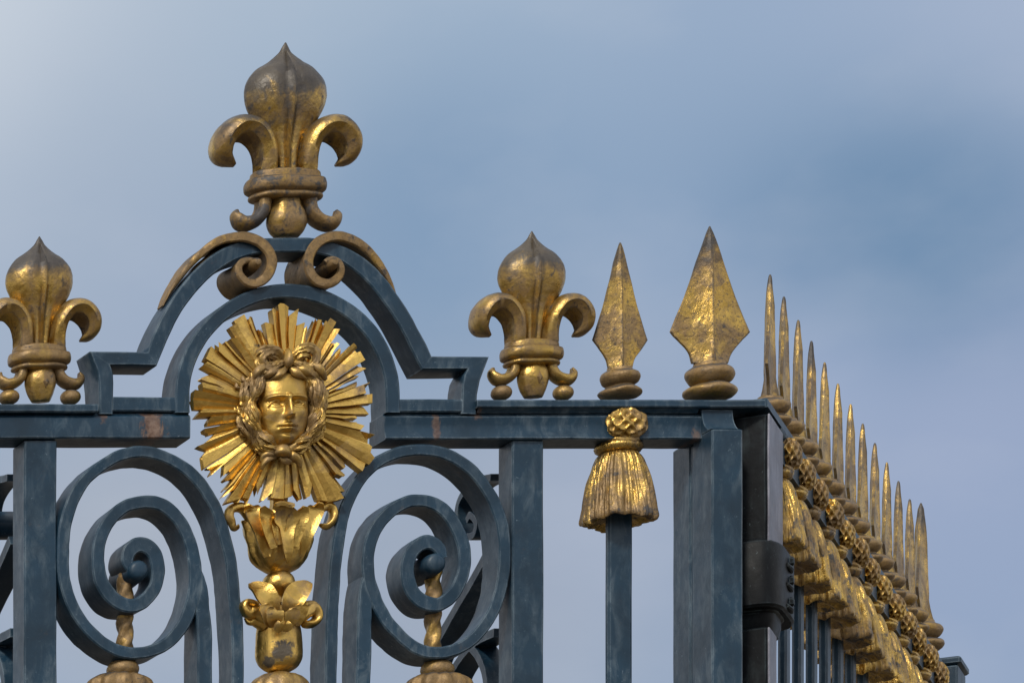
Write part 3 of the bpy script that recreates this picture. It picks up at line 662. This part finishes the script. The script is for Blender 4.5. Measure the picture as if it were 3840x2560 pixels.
# face: a relief carved from a smooth mask
FD = -26
fc = U(644, 949, FD) * 1000
def G(u, v, cu, cv, su, sv): return math.exp(-((u - cu) / su) ** 2 - ((v - cv) / sv) ** 2)
def face_h(u, v):
    au = abs(u)
    a = 60 if v > -5 else 60 - 27 * min(1, (-5 - v) / 76) ** 1.9
    e = min(.999, (au / a) ** 2.6); w = min(.999, (abs(v) / (104 if v > 0 else 84)) ** (2.6 if v > 0 else 3.0))
    h = 50 * (1 - e) ** .5 * (1 - w) ** .5
    h += 7.5 * math.exp(-((v - 27 + .004 * (au - 22) ** 2) / 5.0) ** 2) * (1 if 8 < au < 44 else math.exp(-((au - (8 if au < 8 else 44)) / 6) ** 2))
    h += 3.5 * G(u, v, 0, 48, 30, 18)
    h -= 15.0 * G(au, v, 25, 13.5, 13.5, 9) + 6 * G(au, v, 12, 15, 5, 8)
    h += 8.0 * G(au, v, 26, 12, 10, 5.8)
    arc = 18.3 - .045 * (au - 25) ** 2
    if 9 < au < 43:
        h += 2.6 * math.exp(-((v - arc) / 1.5) ** 2) - 1.8 * math.exp(-((v - arc + 3.0) / 1.1) ** 2)
        arc2 = 6.4 + .026 * (au - 25) ** 2
        h += 1.9 * math.exp(-((v - arc2) / 1.4) ** 2) - 1.2 * math.exp(-((v - arc2 - 2.6) / 1.0) ** 2)
    if v < 36:                                            # straight classical nose
        f = min(1, max(0, (34 - v) / 56)); under = 1 / (1 + math.exp(-(v + 24.5) / 1.1))
        wn = 4.6 + 3.6 * f; nh = (9 + 15 * f ** 1.2) * min(1, max(0, (40 - v) / 12))
        h += nh * math.exp(-(au / wn) ** 3.0) * under
        h += 9.5 * G(au, v, 8.2, -18.5, 5.0, 5.5) * under + 3 * G(u, v, 0, -19, 6, 5) * under
        h -= 5.5 * G(au, v, 5.2, -25.3, 2.8, 1.8)
    h -= 2.0 * G(u, v, 0, -32, 2.6, 6)
    h += 9.0 * G(u, v, 0, -42, 19, 12)                    # muzzle
    h += 4.6 * G(au, v, 5, -37.8 - .03 * au, 11, 3.2) + 5.8 * G(u, v, 0, -48.2, 12, 3.8)
    h -= 5.2 * math.exp(-((v + 42.8 + .035 * au - .002 * au * au) / 1.35) ** 2) * math.exp(-(au / 18) ** 4)
    h -= 2.4 * G(au, v, 21, -43, 3.5, 4)
    h -= 4.2 * G(u, v, 0, -56.0, 15, 4)
    h += 8.0 * G(u, v, 0, -67, 15, 9.5)
    h += 3.8 * G(au, v, 31, -6, 14, 14) - 3.2 * G(au, v, 30, -34, 11, 13)
    return h
mb = MB(); nu, nv = 96, 130; vs = []; idx = {}
for j in range(nv + 1):
    v = -84 + 184 * j / nv; a = 60 if v > -5 else 60 - 27 * min(1, (-5 - v) / 76) ** 1.9
    for i in range(nu + 1):
        s = -1 + 2 * i / nu; u = a * math.sin(s * math.pi / 2) ** 1 if False else a * (abs(s) ** .9) * (1 if s >= 0 else -1)
        vs.append(np.array((fc[0] + u, FD - face_h(u, v) + 2, fc[2] + v)) / 1000)
fs = [(j * (nu + 1) + i, j * (nu + 1) + i + 1, (j + 1) * (nu + 1) + i + 1, (j + 1) * (nu + 1) + i) for j in range(nv) for i in range(nu)]
mb.add(vs, fs); fo = mb.build('face', 'goldface', sun, jit=.0004, js=40, ang=80)
# hair: dome plus wavy locks combed round the face
mb = MB(); rings = []
for m_, hgt in ((1.02, 6), (1.10, 15), (1.25, 27), (1.45, 24), (1.62, 13), (1.74, 2), (1.74, -12)):
    rings.append([((fc[0] + 56 * m_ * math.cos(t)) / 1000, (FD - hgt + 8) / 1000, (fc[2] + 4 + (80 if math.sin(t) > 0 else 72) * (1 + (m_ - 1) * .62) * math.sin(t)) / 1000) for t in [2 * math.pi * i / 64 for i in range(64)]])
mb.loft(rings, cap=False)
rnd = random.Random(11)
def hp(m_, ang, h):
    t = math.radians(ang)
    return np.array((fc[0] + 56 * m_ * math.cos(t), FD - h, fc[2] + 4 + (80 if math.sin(t) > 0 else 74) * (1 + (m_ - 1) * .62) * math.sin(t))) / 1000
for sgn in (1, -1):
    for lay in range(8):
        m0 = 1.13 + .078 * lay; H = (16, 25, 31, 33, 31, 27, 20, 11)[lay]; a = 97 - (lay % 3) * 9 - rnd.uniform(0, 5)
        while a > -40:
            ln = rnd.uniform(40, 60); K = 15; pts = []; rad = []; j0 = rnd.uniform(-.6, .6); rb = rnd.uniform(4.8, 6.8)
            for k in range(K):
                f = k / (K - 1); an = a - ln * f; w_ = math.radians(an) * 8.2 + .6 * lay + j0 + (1.2 if sgn > 0 else 0)
                mm = m0 + .085 * math.sin(w_) + .10 * f * f
                ang = an if sgn > 0 else 180 - an
                pts.append(hp(mm, ang, H + 5.5 * math.cos(w_) + 4 * math.sin(math.pi * f) - 7 * f * f)); rad.append(rb * math.sin(math.pi * (.14 + .78 * f)) ** .8)
            e = pts[-1]; c2 = np.array((sgn * .007, .004, .002)); pts.append(e + c2); rad.append(4.5); pts.append(e + c2 + np.array((sgn * .002, .001, .008))); rad.append(2)
            tube(mb, pts, rad, 20, 4, lobes=5, lob=.20, twist=.05, sq=.9)
            a -= ln * rnd.uniform(.5, .66)
# plaits hanging to the knot under the chin
for sgn in (1, -1):
    for o_ in (0, math.pi):
        pts = []; rad = []
        for k in range(22):
            f = k / 21; ang = -22 - 60 * f; q = hp(1.22 + .05 * math.sin(f * 17 + o_) - .03 * f, ang if sgn > 0 else 180 - ang, 12 + 5 * math.cos(f * 17 + o_)); pts.append(q); rad.append(6.2 - 1.5 * f)
        tube(mb, pts, rad, 10, 3, lobes=3, lob=.12, twist=.1)
mb.build('hair', 'goldhair', sun, jit=.0011, js=60, ang=70)
# bow of hair on the brow
mb = MB()
def loop(cx_, cy_, rx, ry, d, a0, a1, r0, r1, turns=1.0, n=16):
    pts = []; rad = []
    for k in range(n):
        f = k / (n - 1); t = math.radians(a0 + (a1 - a0) * f); s_ = 1 - .55 * f * (turns > 1) 
        pts.append(U(cx_ + rx * s_ * math.cos(t), cy_ - ry * s_ * math.sin(t), d - 8 * math.sin(math.pi * f) + 5 * f)); rad.append(r0 + (r1 - r0) * f)
    tube(mb, pts, rad, 12, 4, lobes=4, lob=.14, twist=.08)
for pts, r in (([(652,828),(642,812),(624,806),(608,814),(602,828),(612,838),(626,834),(632,826)], [6,9,10,10,9,8,6,3]), ([(650,836),(636,842),(618,846),(600,842),(590,832),(594,820)], [7,9,9,8,6,3]),
               ([(648,818),(634,804),(614,801),(598,806),(588,818)], [6,8,9,8,4]), ([(640,832),(628,820),(616,820),(612,828)], [6,6,5,3]), ([(655,842),(640,850),(620,852),(600,858),(586,870)], [6,8,9,8,4]),
               ([(672,826),(682,810),(700,802),(718,803),(727,814),(724,832),(712,842),(700,836),(698,824)], [6,9,10,10,9,8,7,6,3]), ([(670,834),(684,842),(702,848),(718,846),(728,836)], [7,9,9,8,4]),
               ([(672,816),(686,802),(702,794),(720,797),(730,808)], [6,8,8,7,4]), ([(680,830),(692,818),(706,816),(712,824)], [6,6,5,3]), ([(668,842),(686,850),(706,855),(722,862),(736,876)], [6,8,9,8,4])):
    tube(mb, [U(a_, b2, -52 - 9 * math.sin(math.pi * i_ / (len(pts) - 1))) for i_, (a_, b2) in enumerate(pts)], r, 20, 6, lobes=5, lob=.20, twist=.07)
tube(mb, [U(660, 806, -54), U(664, 818, -64), U(662, 832, -66), U(658, 844, -58)], [8, 11, 11, 7], 14, 5, lobes=4, lob=.12)
for (a_, b2, c_) in (((610, 836), (592, 852), (584, 872)), ((720, 836), (738, 850), (748, 872)), ((640, 842), (622, 856), (604, 866)), ((684, 840), (700, 852), (722, 864)), ((655, 846), (640, 860), (622, 872)), ((668, 846), (684, 858), (702, 868))):
    tube(mb, [U(*a_, -60), U(*b2, -66), U(*c_, -58)], [7, 9, 4], 12, 6, lobes=3, lob=.16, twist=.2)
mb.build('bow', 'goldhair', sun, jit=.0012, js=60, ang=70)
mb = MB()                                                   # knot of hair below the chin
tube(mb, [U(634, 1040, -52), U(644, 1034, -60), U(656, 1036, -60), U(664, 1044, -50)], [9, 12, 12, 8], 14, 5, lobes=4, lob=.12)
for p, r in (([(640, 1042), (622, 1040), (608, 1046), (600, 1060)], [7, 10, 9, 4]), ([(632, 1048), (618, 1052), (606, 1064), (601, 1078)], [6, 8, 7, 3]), ([(656, 1042), (672, 1046), (684, 1056), (690, 1072)], [7, 10, 9, 4]),
             ([(655, 1034), (676, 1026), (690, 1012), (702, 996)], [7, 9, 8, 5]), ([(640, 1034), (618, 1024), (604, 1006), (596, 988)], [7, 9, 8, 5]), ([(612, 1020), (632, 1030), (650, 1034), (668, 1030)], [6, 8, 9, 7]), ([(644, 1050), (655, 1058), (668, 1060)], [7, 8, 5])):
    tube(mb, [U(a_, b2, -44 - 4 * math.sin(i_ * 1.3)) for i_, (a_, b2) in enumerate(p)], r, 12, 6, lobes=3, lob=.16, twist=.15)
mb.build('hair_knot', 'goldhair', sun, jit=.0012, js=60, ang=70)

# ------------------------------------------------------------------ gilt leaf cups under the sun
c = lambda x, y, d=20: U(490 + .2892 * x, 1114.75 + .2892 * y, d)
X0, Y0 = 520, 695
mb = MB(); b0 = c(522, 695, 25)
def cupmod(t, z, f): return 1 + (.075 * math.cos(6 * t + .9) + .05 * abs(math.sin(9 * t + .02 * z)) + .13 * noise.noise(Vector((2.6 * math.cos(t), 2.6 * math.sin(t), z * .028 + 5)))) * min(1, f * 2.2) + .03 * math.sin(12 * t + z * .06) * f
lathe(mb, b0, [(-2, 20, 18), (4, 32, 30), (16, 48, 42), (36, 59, 50), (66, 65, 52), (98, 70, 52), (114, 75, 50), (122, 77, 48), (118, 68, 40), (104, 50, 24)], 72, mod=cupmod)
cup1 = mb.build('leaf_cup', 'leaf', gate, jit=.0030, js=22, ang=70)
def curl(parent, pts, rad, mat='leaf', sq=1.6, lob=.10):
    mb = MB(); tube(mb, pts, rad, 16, 6, sq=sq, lobes=3, lob=lob, twist=.05); return mb.build('curled_leaf', mat, parent, jit=.0015, js=24, ang=60)
def lf(parent, pts, w, side, mat='leaf', th=5, cup=.4):
    mb = MB(); leaf(mb, pts, w, side, th, cup); return mb.build('leaf', mat, parent, jit=.0016, js=24, ang=60)
mb = MB(); rings = []
for py, w_, f_ in ((1095, 20, 2), (1125, 19, -2), (1150, 16, -2), (1175, 20, -6), (1215, 26, -10)):
    q = U(646, py, 0); rings.append([(q[0] + a_ / 1000, b2 / 1000, q[2]) for a_, b2 in ((-w_, f_ + 6), (-w_ * .4, f_ - 3), (0, f_), (w_ * .4, f_ - 3), (w_, f_ + 6), (w_, 24), (-w_, 24))])
mb.loft(rings); mb.build('stem', 'gold', cup1, jit=.0015, js=24, ang=30)
# front lip leaf rolls forward
mb = MB(); leaf(mb, [c(590, 620, -30), c(582, 520, -38), c(574, 420, -42), c(568, 340, -40), c(562, 270, -42), c(560, 215, -46), c(560, 160, -54), c(558, 118, -72), c(560, 128, -88)], [3, 10, 14, 19, 29, 26, 19, 23, 12], (1, 0, 0), 7, -.4)
mb.build('leaf', 'leaf', cup1, jit=.0016, js=24, ang=60)
for p, w in (([(420, 560, -15), (400, 400, -30), (330, 260, -25), (290, 180, -20), (262, 140, -34)], [8, 22, 22, 16, 6]), ([(680, 560, -5), (700, 400, -20), (760, 270, -20), (815, 180, -20), (850, 128, -34)], [8, 22, 22, 18, 7]),
             ([(470, 500, -32), (440, 330, -40), (410, 230, -42), (385, 165, -50)], [8, 18, 16, 6]), ([(640, 480, -30), (660, 320, -38), (700, 220, -42), (730, 160, -50)], [8, 18, 16, 6]), ([(520, 470, -36), (505, 300, -44), (490, 215, -48)], [8, 16, 9]), ([(600, 460, -36), (620, 300, -44), (640, 215, -48)], [8, 16, 9])):
    lf(cup1, [c(*q) for q in p], w, (1, 0, 0), cup=-.35)
curl(cup1, [c(300, 240, 15), c(240, 185, 10), (c(180, 175, 8)), c(130, 200, 8), c(125, 250, 8), c(150, 300, 8), c(165, 335, 5), c(195, 325, 3), c(200, 308, 3)], [14, 12, 11, 10, 9, 8, 6, 4, 2])
curl(cup1, [c(760, 260, 10), c(830, 200, 10), c(890, 165, 10), c(940, 180, 8), c(955, 230, 8), c(935, 290, 8), c(895, 325, 5), c(855, 318, 3), c(845, 305, 3)], [14, 12, 11, 10, 10, 9, 7, 4, 2])
mb = MB(); bb = c(517, 890, 25)
lathe(mb, bb, [(-14, 20, 20), (0, 20, 20), (8, 26, 26), (20, 34, 34), (32, 36, 36), (46, 32, 32), (56, 22, 22), (60, 18, 18)], 40)
mb.build('ball', 'leaf', gate, jit=.001, js=24)
mb = MB(); b1 = c(518, 1480, 25)
lathe(mb, b1, [(-2, 20, 18), (3, 30, 26), (14, 43, 38), (34, 51, 43), (62, 51, 43), (95, 48, 40), (120, 44, 36), (140, 40, 32), (150, 30, 24)], 64, mod=lambda t, z, f: 1 + .03 * math.cos(6 * t + .5))
cup2 = mb.build('leaf_cup', 'leafworn', gate, jit=.0024, js=20, ang=70)
for p, w in (([(500, 1030, -18), (450, 930, -30), (380, 850, -28), (320, 810, -18), (278, 784, -10)], [6, 20, 25, 17, 1]), ([(570, 1000, -15), (610, 920, -25), (670, 850, -22), (730, 800, -15), (772, 770, -8)], [8, 24, 24, 15, 2]),
             ([(470, 1110, -22), (440, 1050, -34), (400, 960, -36), (395, 930, -38)], [5, 16, 13, 1]), ([(480, 1110, -26), (478, 1040, -42), (475, 990, -44), (490, 970, -46)], [6, 19, 17, 1]),
             ([(600, 1110, -26), (612, 1040, -38), (612, 990, -42), (605, 970, -44)], [6, 17, 15, 1]), ([(665, 1110, -15), (680, 1010, -26), (695, 950, -30), (700, 920, -34)], [5, 15, 13, 1]),
             ([(535, 1150, -34), (512, 1110, -42), (510, 1070, -46)], [4, 11, 1]), ([(570, 1150, -34), (585, 1110, -42), (590, 1070, -46)], [4, 11, 1])):
    lf(cup2, [c(*q) for q in p], w, (1, 0, 0), cup=-.3)
curl(cup2, [c(400, 1060, 5), c(330, 1010, 2), c(270, 1010, 0), c(240, 960, 0), c(270, 930, 0), c(330, 940, -2), c(360, 975, -4)], [15, 15, 13, 11, 10, 9, 4])
curl(cup2, [c(400, 1120, 12), c(330, 1080, 10), c(285, 1080, 10), c(250, 1050, 10)], [12, 11, 8, 3])
curl(cup2, [c(650, 1080, 5), c(720, 1020, 0), c(780, 980, 0), c(820, 1010, 0), c(825, 1060, 0), c(780, 1095, 0), c(730, 1095, -2), c(715, 1060, -4)], [15, 15, 14, 12, 11, 10, 8, 4])
curl(cup2, [c(680, 980, 0), c(730, 945, -3), c(790, 945, -3), c(830, 985, 0)], [9, 8, 8, 5])
mb = MB(); lathe(mb, c(522, 1490, 25), [(-460, 10, 10), (-400, 12, 12), (-200, 16, 16), (-120, 30, 28), (-70, 64, 46), (-30, 62, 44), (-8, 46, 34), (0, 24, 22)], 72, mod=lambda t, z, f: 1 + .09 * abs(math.sin(5 * t)) if z > -140 else 1)
mb.build('shell_cap', 'fleur', gate, jit=.0025, js=22, ang=60)

# ================================================================== PIVOT POST between gate and side railing
DIR = np.array([122.9, 184.8]); SPC = np.linalg.norm(DIR); DIR = DIR / SPC; NRM = np.array([DIR[1], -DIR[0]])
ORG = np.array([1908.0, 290.0]); ROT = math.atan2(DIR[1], DIR[0])
def R3(s, n, z): p = ORG + DIR * s + NRM * n; return np.array((p[0], p[1], z)) / 1000
def TT(p):      # local (s, n, z) metres -> world
    s, n, z = p[0] * 1000, p[1] * 1000, p[2] * 1000; return R3(s, n, z)
pivot = thing('pivot_post', 'black iron hinge post with bolted collar between the corner post and the receding railing', 'post', tuple(R3(-250, 0, 0)))
def pb(mb, name, mat, par, **k):
    o = mb.build(name, mat, None, **k); o.parent = par; o.matrix_parent_inverse = Matrix.Translation(-par.location) if par.type == 'EMPTY' else Matrix(); return o
zt = ZZ(947); zc1, zc0 = ZZ(1240), ZZ(1392)
mb = MB(); prism(mb, -318, -110, -60, 38, zc1 - 4, zt, ch=4, T=TT); pb(mb, 'upper_post', 'black', pivot, jit=.0015)
mb = MB(); prism(mb, -316, -112, 38.5, 43, zc1, zt - 1, ch=1.5, T=TT); pb(mb, 'face_plate', 'pewter', pivot, jit=.0012)
mb = MB(); rings = []
for z_, g_ in ((zc0, -5), (zc0 + 6, 0), (zc1 - 8, 0), (zc1 - 1, -4), (zc1, -12), (zc1 + 4, -14), (zc1 + 8, -20)):
    rings.append([R3(-190 + (150 + g_) * (abs(math.cos(t)) ** .5) * np.sign(math.cos(t)), -8 + (76 + g_) * (abs(math.sin(t)) ** .5) * np.sign(math.sin(t)), z_) for t in [2 * math.pi * (i + .5) / 40 for i in range(40)]])
mb.loft(rings); col_ = pb(mb, 'collar', 'black', pivot, jit=.0015)
for zz_ in (ZZ(1268), ZZ(1312), ZZ(1362)):
    mb = MB(); q = R3(-200, 70, zz_); tube(mb, [q, R3(-200, 74, zz_), R3(-200, 79, zz_)], [12, 12, 8], 6, 2)
    tube(mb, [R3(-235, 68, zz_ - 14), R3(-200, 72, zz_ - 17), R3(-160, 68, zz_ - 14)], [5, 6, 5], 8, 4)
    o = mb.build('bolt', 'black', col_, jit=.001); o.matrix_parent_inverse = (Matrix.Translation(-pivot.location) @ Matrix()).inverted() @ Matrix.Translation(-pivot.location)
mb = MB(); rings = []
for z_, r in ((zc0 - 50, 46), (zc0 - 44, 60), (zc0 - 22, 66), (zc0 - 6, 66), (zc0 - .5, 72)):
    rings.append([R3(-210 + 1.3 * r * (abs(math.cos(t)) ** .5) * np.sign(math.cos(t)), -18 + r * (abs(math.sin(t)) ** .5) * np.sign(math.sin(t)), z_) for t in [2 * math.pi * (i + .5) / 32 for i in range(32)]])
mb.loft(rings); pb(mb, 'flange', 'black', pivot, jit=.0015)
mb = MB(); prism(mb, -300, -190, -60, 36, 20, zc0 - 40, ch=4, T=TT); pb(mb, 'lower_post', 'black', pivot, jit=.0012)
mb = MB(); prism(mb, -298, -192, 36.5, 41, 22, zc0 - 42, ch=1.5, T=TT); pb(mb, 'face_plate', 'pewter', pivot, jit=.0012)

# ================================================================== SIDE RAILING
rail = thing('iron_railing', 'side railing receding to the right, dense row of gilded spearheads and tassels on blue-grey pickets', 'railing', tuple(R3(0, 0, 0)))
S0, S1 = -112, SPC * 12 + 60
mb = MB(); zt, zb = ZZ(947), ZZ(1008)
extr_x(mb, [(-38, zb), (38, zb), (38, zt - 12), (34, zt - 6), (34, zt), (-34, zt)], S0 + 1, S1, 110, T=TT); pb(mb, 'top_rail', 'rail', rail, jit=.001)
zt, zb = ZZ(912), ZZ(933)
mb = MB(); extr_x(mb, [(-44, zb), (40, zb), (40, zt - 4), (36, zt), (-44, zt)], -318, S1 + 60, 110, T=TT)
extr_x(mb, [(-34, ZZ(947) + .5), (34, ZZ(947) + .5), (40, zb - .5), (-40, zb - .5)], S0, S1, 200, T=TT)
pb(mb, 'rail_cap', 'rail', rail, jit=.001)
mb = MB(); extr_x(mb, [(-30, 120), (30, 120), (30, 200), (-30, 200)], S0, S1, 300, T=TT); pb(mb, 'bottom_rail', 'iron', rail)
zsp = U(0, 912, 43)[2] * 1000; ztas = U(0, 1029, 43)[2] * 1000
mbp = MB(); prism(mbp, -28, 28, -10, 10, GZ, ZZ(1000), ch=5, step=150); ppro = mbp.build('picket', 'iron', rail, jit=.0006, js=6)
Li = lambda s, n, z: tuple(R3(s, n, z) - np.array(rail.location))
ppro.location = Li(0, 0, 0); ppro.rotation_euler = (0, 0, ROT)
for i in range(13):
    if i:
        o = ppro.copy(); COL.objects.link(o); o.location = Li(SPC * i, 0, 0); o.parent = rail
    rj = random.Random(i); lean = rj.uniform(-.016, .016)
    spear(rail, Li(SPC * i, 0, zsp), rot=ROT + rj.uniform(-.05, .05), proto=sp_big if i == 12 else sp_small).rotation_euler[1] = lean
    tassel(rail, Li(SPC * i, 0, ztas), rot=ROT + rj.uniform(-.16, .16), proto=ts).scale = (rj.uniform(.96, 1.05), rj.uniform(.96, 1.05), rj.uniform(.97, 1.03))

# ================================================================== FAR END POST
sE = SPC * 12 + 330
endp = thing('end_post', 'dark iron post with stepped cap closing the far end of the spearhead railing', 'post', tuple(R3(sE, 0, 0)))
mb = MB(); prism(mb, sE - 95, sE + 70, -70, 62, 20, ZZ(900) , ch=4, step=200, T=TT); pb(mb, 'shaft', 'iron', endp, jit=.001)
mb = MB(); prism(mb, sE - 100, sE + 80, -78, 70, ZZ(900) + .5, ZZ(878), ch=5, T=TT); pb(mb, 'cap', 'iron', endp, jit=.001)

# ================================================================== SETTING
mb = MB(); G_ = 3000
mb.add([(-G_, -G_, 0), (G_, -G_, 0), (G_, G_, 0), (-G_, G_, 0)], [(0, 1, 2, 3)])
g_ = mb.build('ground', 'ground'); g_['kind'] = 'structure'

# ================================================================== SKY, SUN
w = bpy.data.worlds.new('World'); S.world = w; w.use_nodes = True; nt = w.node_tree; bg = nt.nodes['Background']
SUN_EL, SUN_AZ = math.radians(42), math.radians(214)      # azimuth clockwise from +y: behind the viewer's left shoulder
tc = nt.nodes.new('ShaderNodeTexCoord')
vn = nt.nodes.new('ShaderNodeVectorMath'); vn.operation = 'NORMALIZE'; link(nt, tc.outputs['Generated'], vn.inputs[0]); D = vn.outputs[0]
sky = nt.nodes.new('ShaderNodeTexSky'); sky.sky_type = 'NISHITA'; sky.sun_disc = False; sky.sun_elevation = SUN_EL; sky.sun_rotation = SUN_AZ
sky.air_density = 1.0; sky.dust_density = 2.5
skyc = mixc(nt, 1.0, sky.outputs[0], (.55, .55, .55), 'MULTIPLY')
def vnoise(scale, detail, rough, dist=0):
    n = nt.nodes.new('ShaderNodeTexNoise'); n.inputs['Scale'].default_value = scale; n.inputs['Detail'].default_value = detail
    n.inputs['Roughness'].default_value = rough; n.inputs['Distortion'].default_value = dist
    mp = nt.nodes.new('ShaderNodeMapping'); mp.inputs['Scale'].default_value = (1, 1, 1.7); link(nt, D, mp.inputs[0]); link(nt, mp.outputs[0], n.inputs['Vector']); return n
nn = vnoise(13, 3, .5, .3)
wob = nt.nodes.new('ShaderNodeVectorMath'); wob.operation = 'SUBTRACT'; link(nt, nn.outputs['Color'], wob.inputs[0]); wob.inputs[1].default_value = (.5, .5, .5)
ws = nt.nodes.new('ShaderNodeVectorMath'); ws.operation = 'SCALE'; link(nt, wob.outputs[0], ws.inputs[0]); ws.inputs['Scale'].default_value = .009
DW = nt.nodes.new('ShaderNodeVectorMath'); DW.operation = 'ADD'; link(nt, D, DW.inputs[0]); link(nt, ws.outputs[0], DW.inputs[1])
K = 10.0                                                   # cloud radiance scale against the 0.1 background strength
def lin(c): return tuple(((x / 255 + .055) / 1.055) ** 2.4 if x > 10 else x / 255 / 12.92 for x in c)
def sc(c, k=K): return tuple(x * k for x in lin(c))
col = mixc(nt, .93, skyc, sc((149, 169, 196)))             # thin cloud veil over the whole sky
big = ramp(nt, vnoise(2.2, 6, .55, .4).outputs['Fac'], .42, .68)
# brighter broken cloud away from the view direction lights the gate
dt = nt.nodes.new('ShaderNodeVectorMath'); dt.operation = 'DOT_PRODUCT'; link(nt, D, dt.inputs[0]); dt.inputs[1].default_value = (.42, .86, .27)
away = ramp(nt, dt.outputs['Value'], .70, .96, (1,1,1,1), (0,0,0,1))
col = mixc(nt, mathn(nt, 'MULTIPLY', mathn(nt, 'MULTIPLY', big, away), .85), col, (20.0, 18.6, 16.6))
BL = [ # measured direction (as a point of the gate plane), radius, colour, amount
 ((-60, 0), 620, (202, 211, 222), .95), ((700, 20), 420, (176, 192, 209), .7), ((1250, 40), 480, (172, 190, 210), .75), ((1780, 90), 420, (156, 175, 203), .6), ((2330, 40), 380, (170, 184, 208), .7),
 ((980, 500), 420, (130, 157, 186), .85), ((250, 470), 380, (158, 174, 195), .6), ((1500, 380), 420, (146, 168, 195), .75), ((1180, 620), 260, (134, 160, 190), .6), ((1700, 560), 300, (134, 159, 189), .7), ((2060, 610), 330, (106, 138, 170), .97), ((2300, 640), 260, (128, 152, 183), .6),
 ((1840, 830), 230, (158, 175, 204), .75), ((2250, 930), 330, (156, 170, 199), .85), ((2300, 1300), 380, (150, 167, 197), .75), ((1480, 740), 220, (150, 170, 198), .6),
 ((300, 1250), 420, (172, 180, 193), .85), ((1100, 1330), 420, (161, 171, 187), .85), ((1450, 1150), 300, (164, 176, 198), .75), ((450, 800), 260, (156, 172, 197), .6),
 ((1960, 640), 250, (108, 140, 174), .62), ((2120, 600), 230, (108, 140, 173), .62), ((1000, 520), 260, (126, 153, 184), .5), ((1900, 900), 170, (165, 179, 206), .45), ((2180, 1020), 220, (158, 172, 201), .5)]
for (p, r, c_, a) in BL:
    v_ = np.array([p[0] - CX, F, CY - p[1]]); L_ = np.linalg.norm(v_); v_ = v_ / L_
    ds = nt.nodes.new('ShaderNodeVectorMath'); ds.operation = 'DISTANCE'; link(nt, DW.outputs[0], ds.inputs[0]); ds.inputs[1].default_value = tuple(v_)
    q = mathn(nt, 'DIVIDE', ds.outputs['Value'], r / L_); q = mathn(nt, 'MULTIPLY', mathn(nt, 'MULTIPLY', q, q), -1.0)
    q = mathn(nt, 'MULTIPLY', mathn(nt, 'EXPONENT', q), a)
    col = mixc(nt, q, col, sc(c_))
fine = vnoise(34, 4, .5).outputs['Fac']
col = mixc(nt, mathn(nt, 'MULTIPLY', ramp(nt, fine, .46, .70), .16), col, sc((190, 198, 212)))
link(nt, col, bg.inputs['Color']); bg.inputs['Strength'].default_value = .1
sl = bpy.data.lights.new('sun', 'SUN'); sl.energy = 2.3; sl.angle = math.radians(8); sl.color = (1, .94, .84)
so = bpy.data.objects.new('sun', sl); COL.objects.link(so)
dv = Vector((math.sin(SUN_AZ) * math.cos(SUN_EL), math.cos(SUN_AZ) * math.cos(SUN_EL), math.sin(SUN_EL)))
so.rotation_euler = dv.to_track_quat('Z', 'Y').to_euler(); so.location = (0, -5, 12)

# ================================================================== CAMERA
cam = bpy.data.cameras.new('camera'); co = bpy.data.objects.new('camera', cam); COL.objects.link(co); S.camera = co
co.location = (CX / 1000, -F / 1000, EYE); co.rotation_euler = (math.pi / 2, 0, 0)
cam.sensor_width = 36; cam.lens = 36 * F / 2352; cam.shift_x = (1176 - CX) / 2352; cam.shift_y = (CY - 784) / 2352; cam.clip_end = 10000; cam.clip_start = .1
S.view_settings.view_transform = 'Standard'; S.view_settings.look = 'None'; S.view_settings.exposure = 0; S.view_settings.gamma = 1
S.render.engine = 'CYCLES'
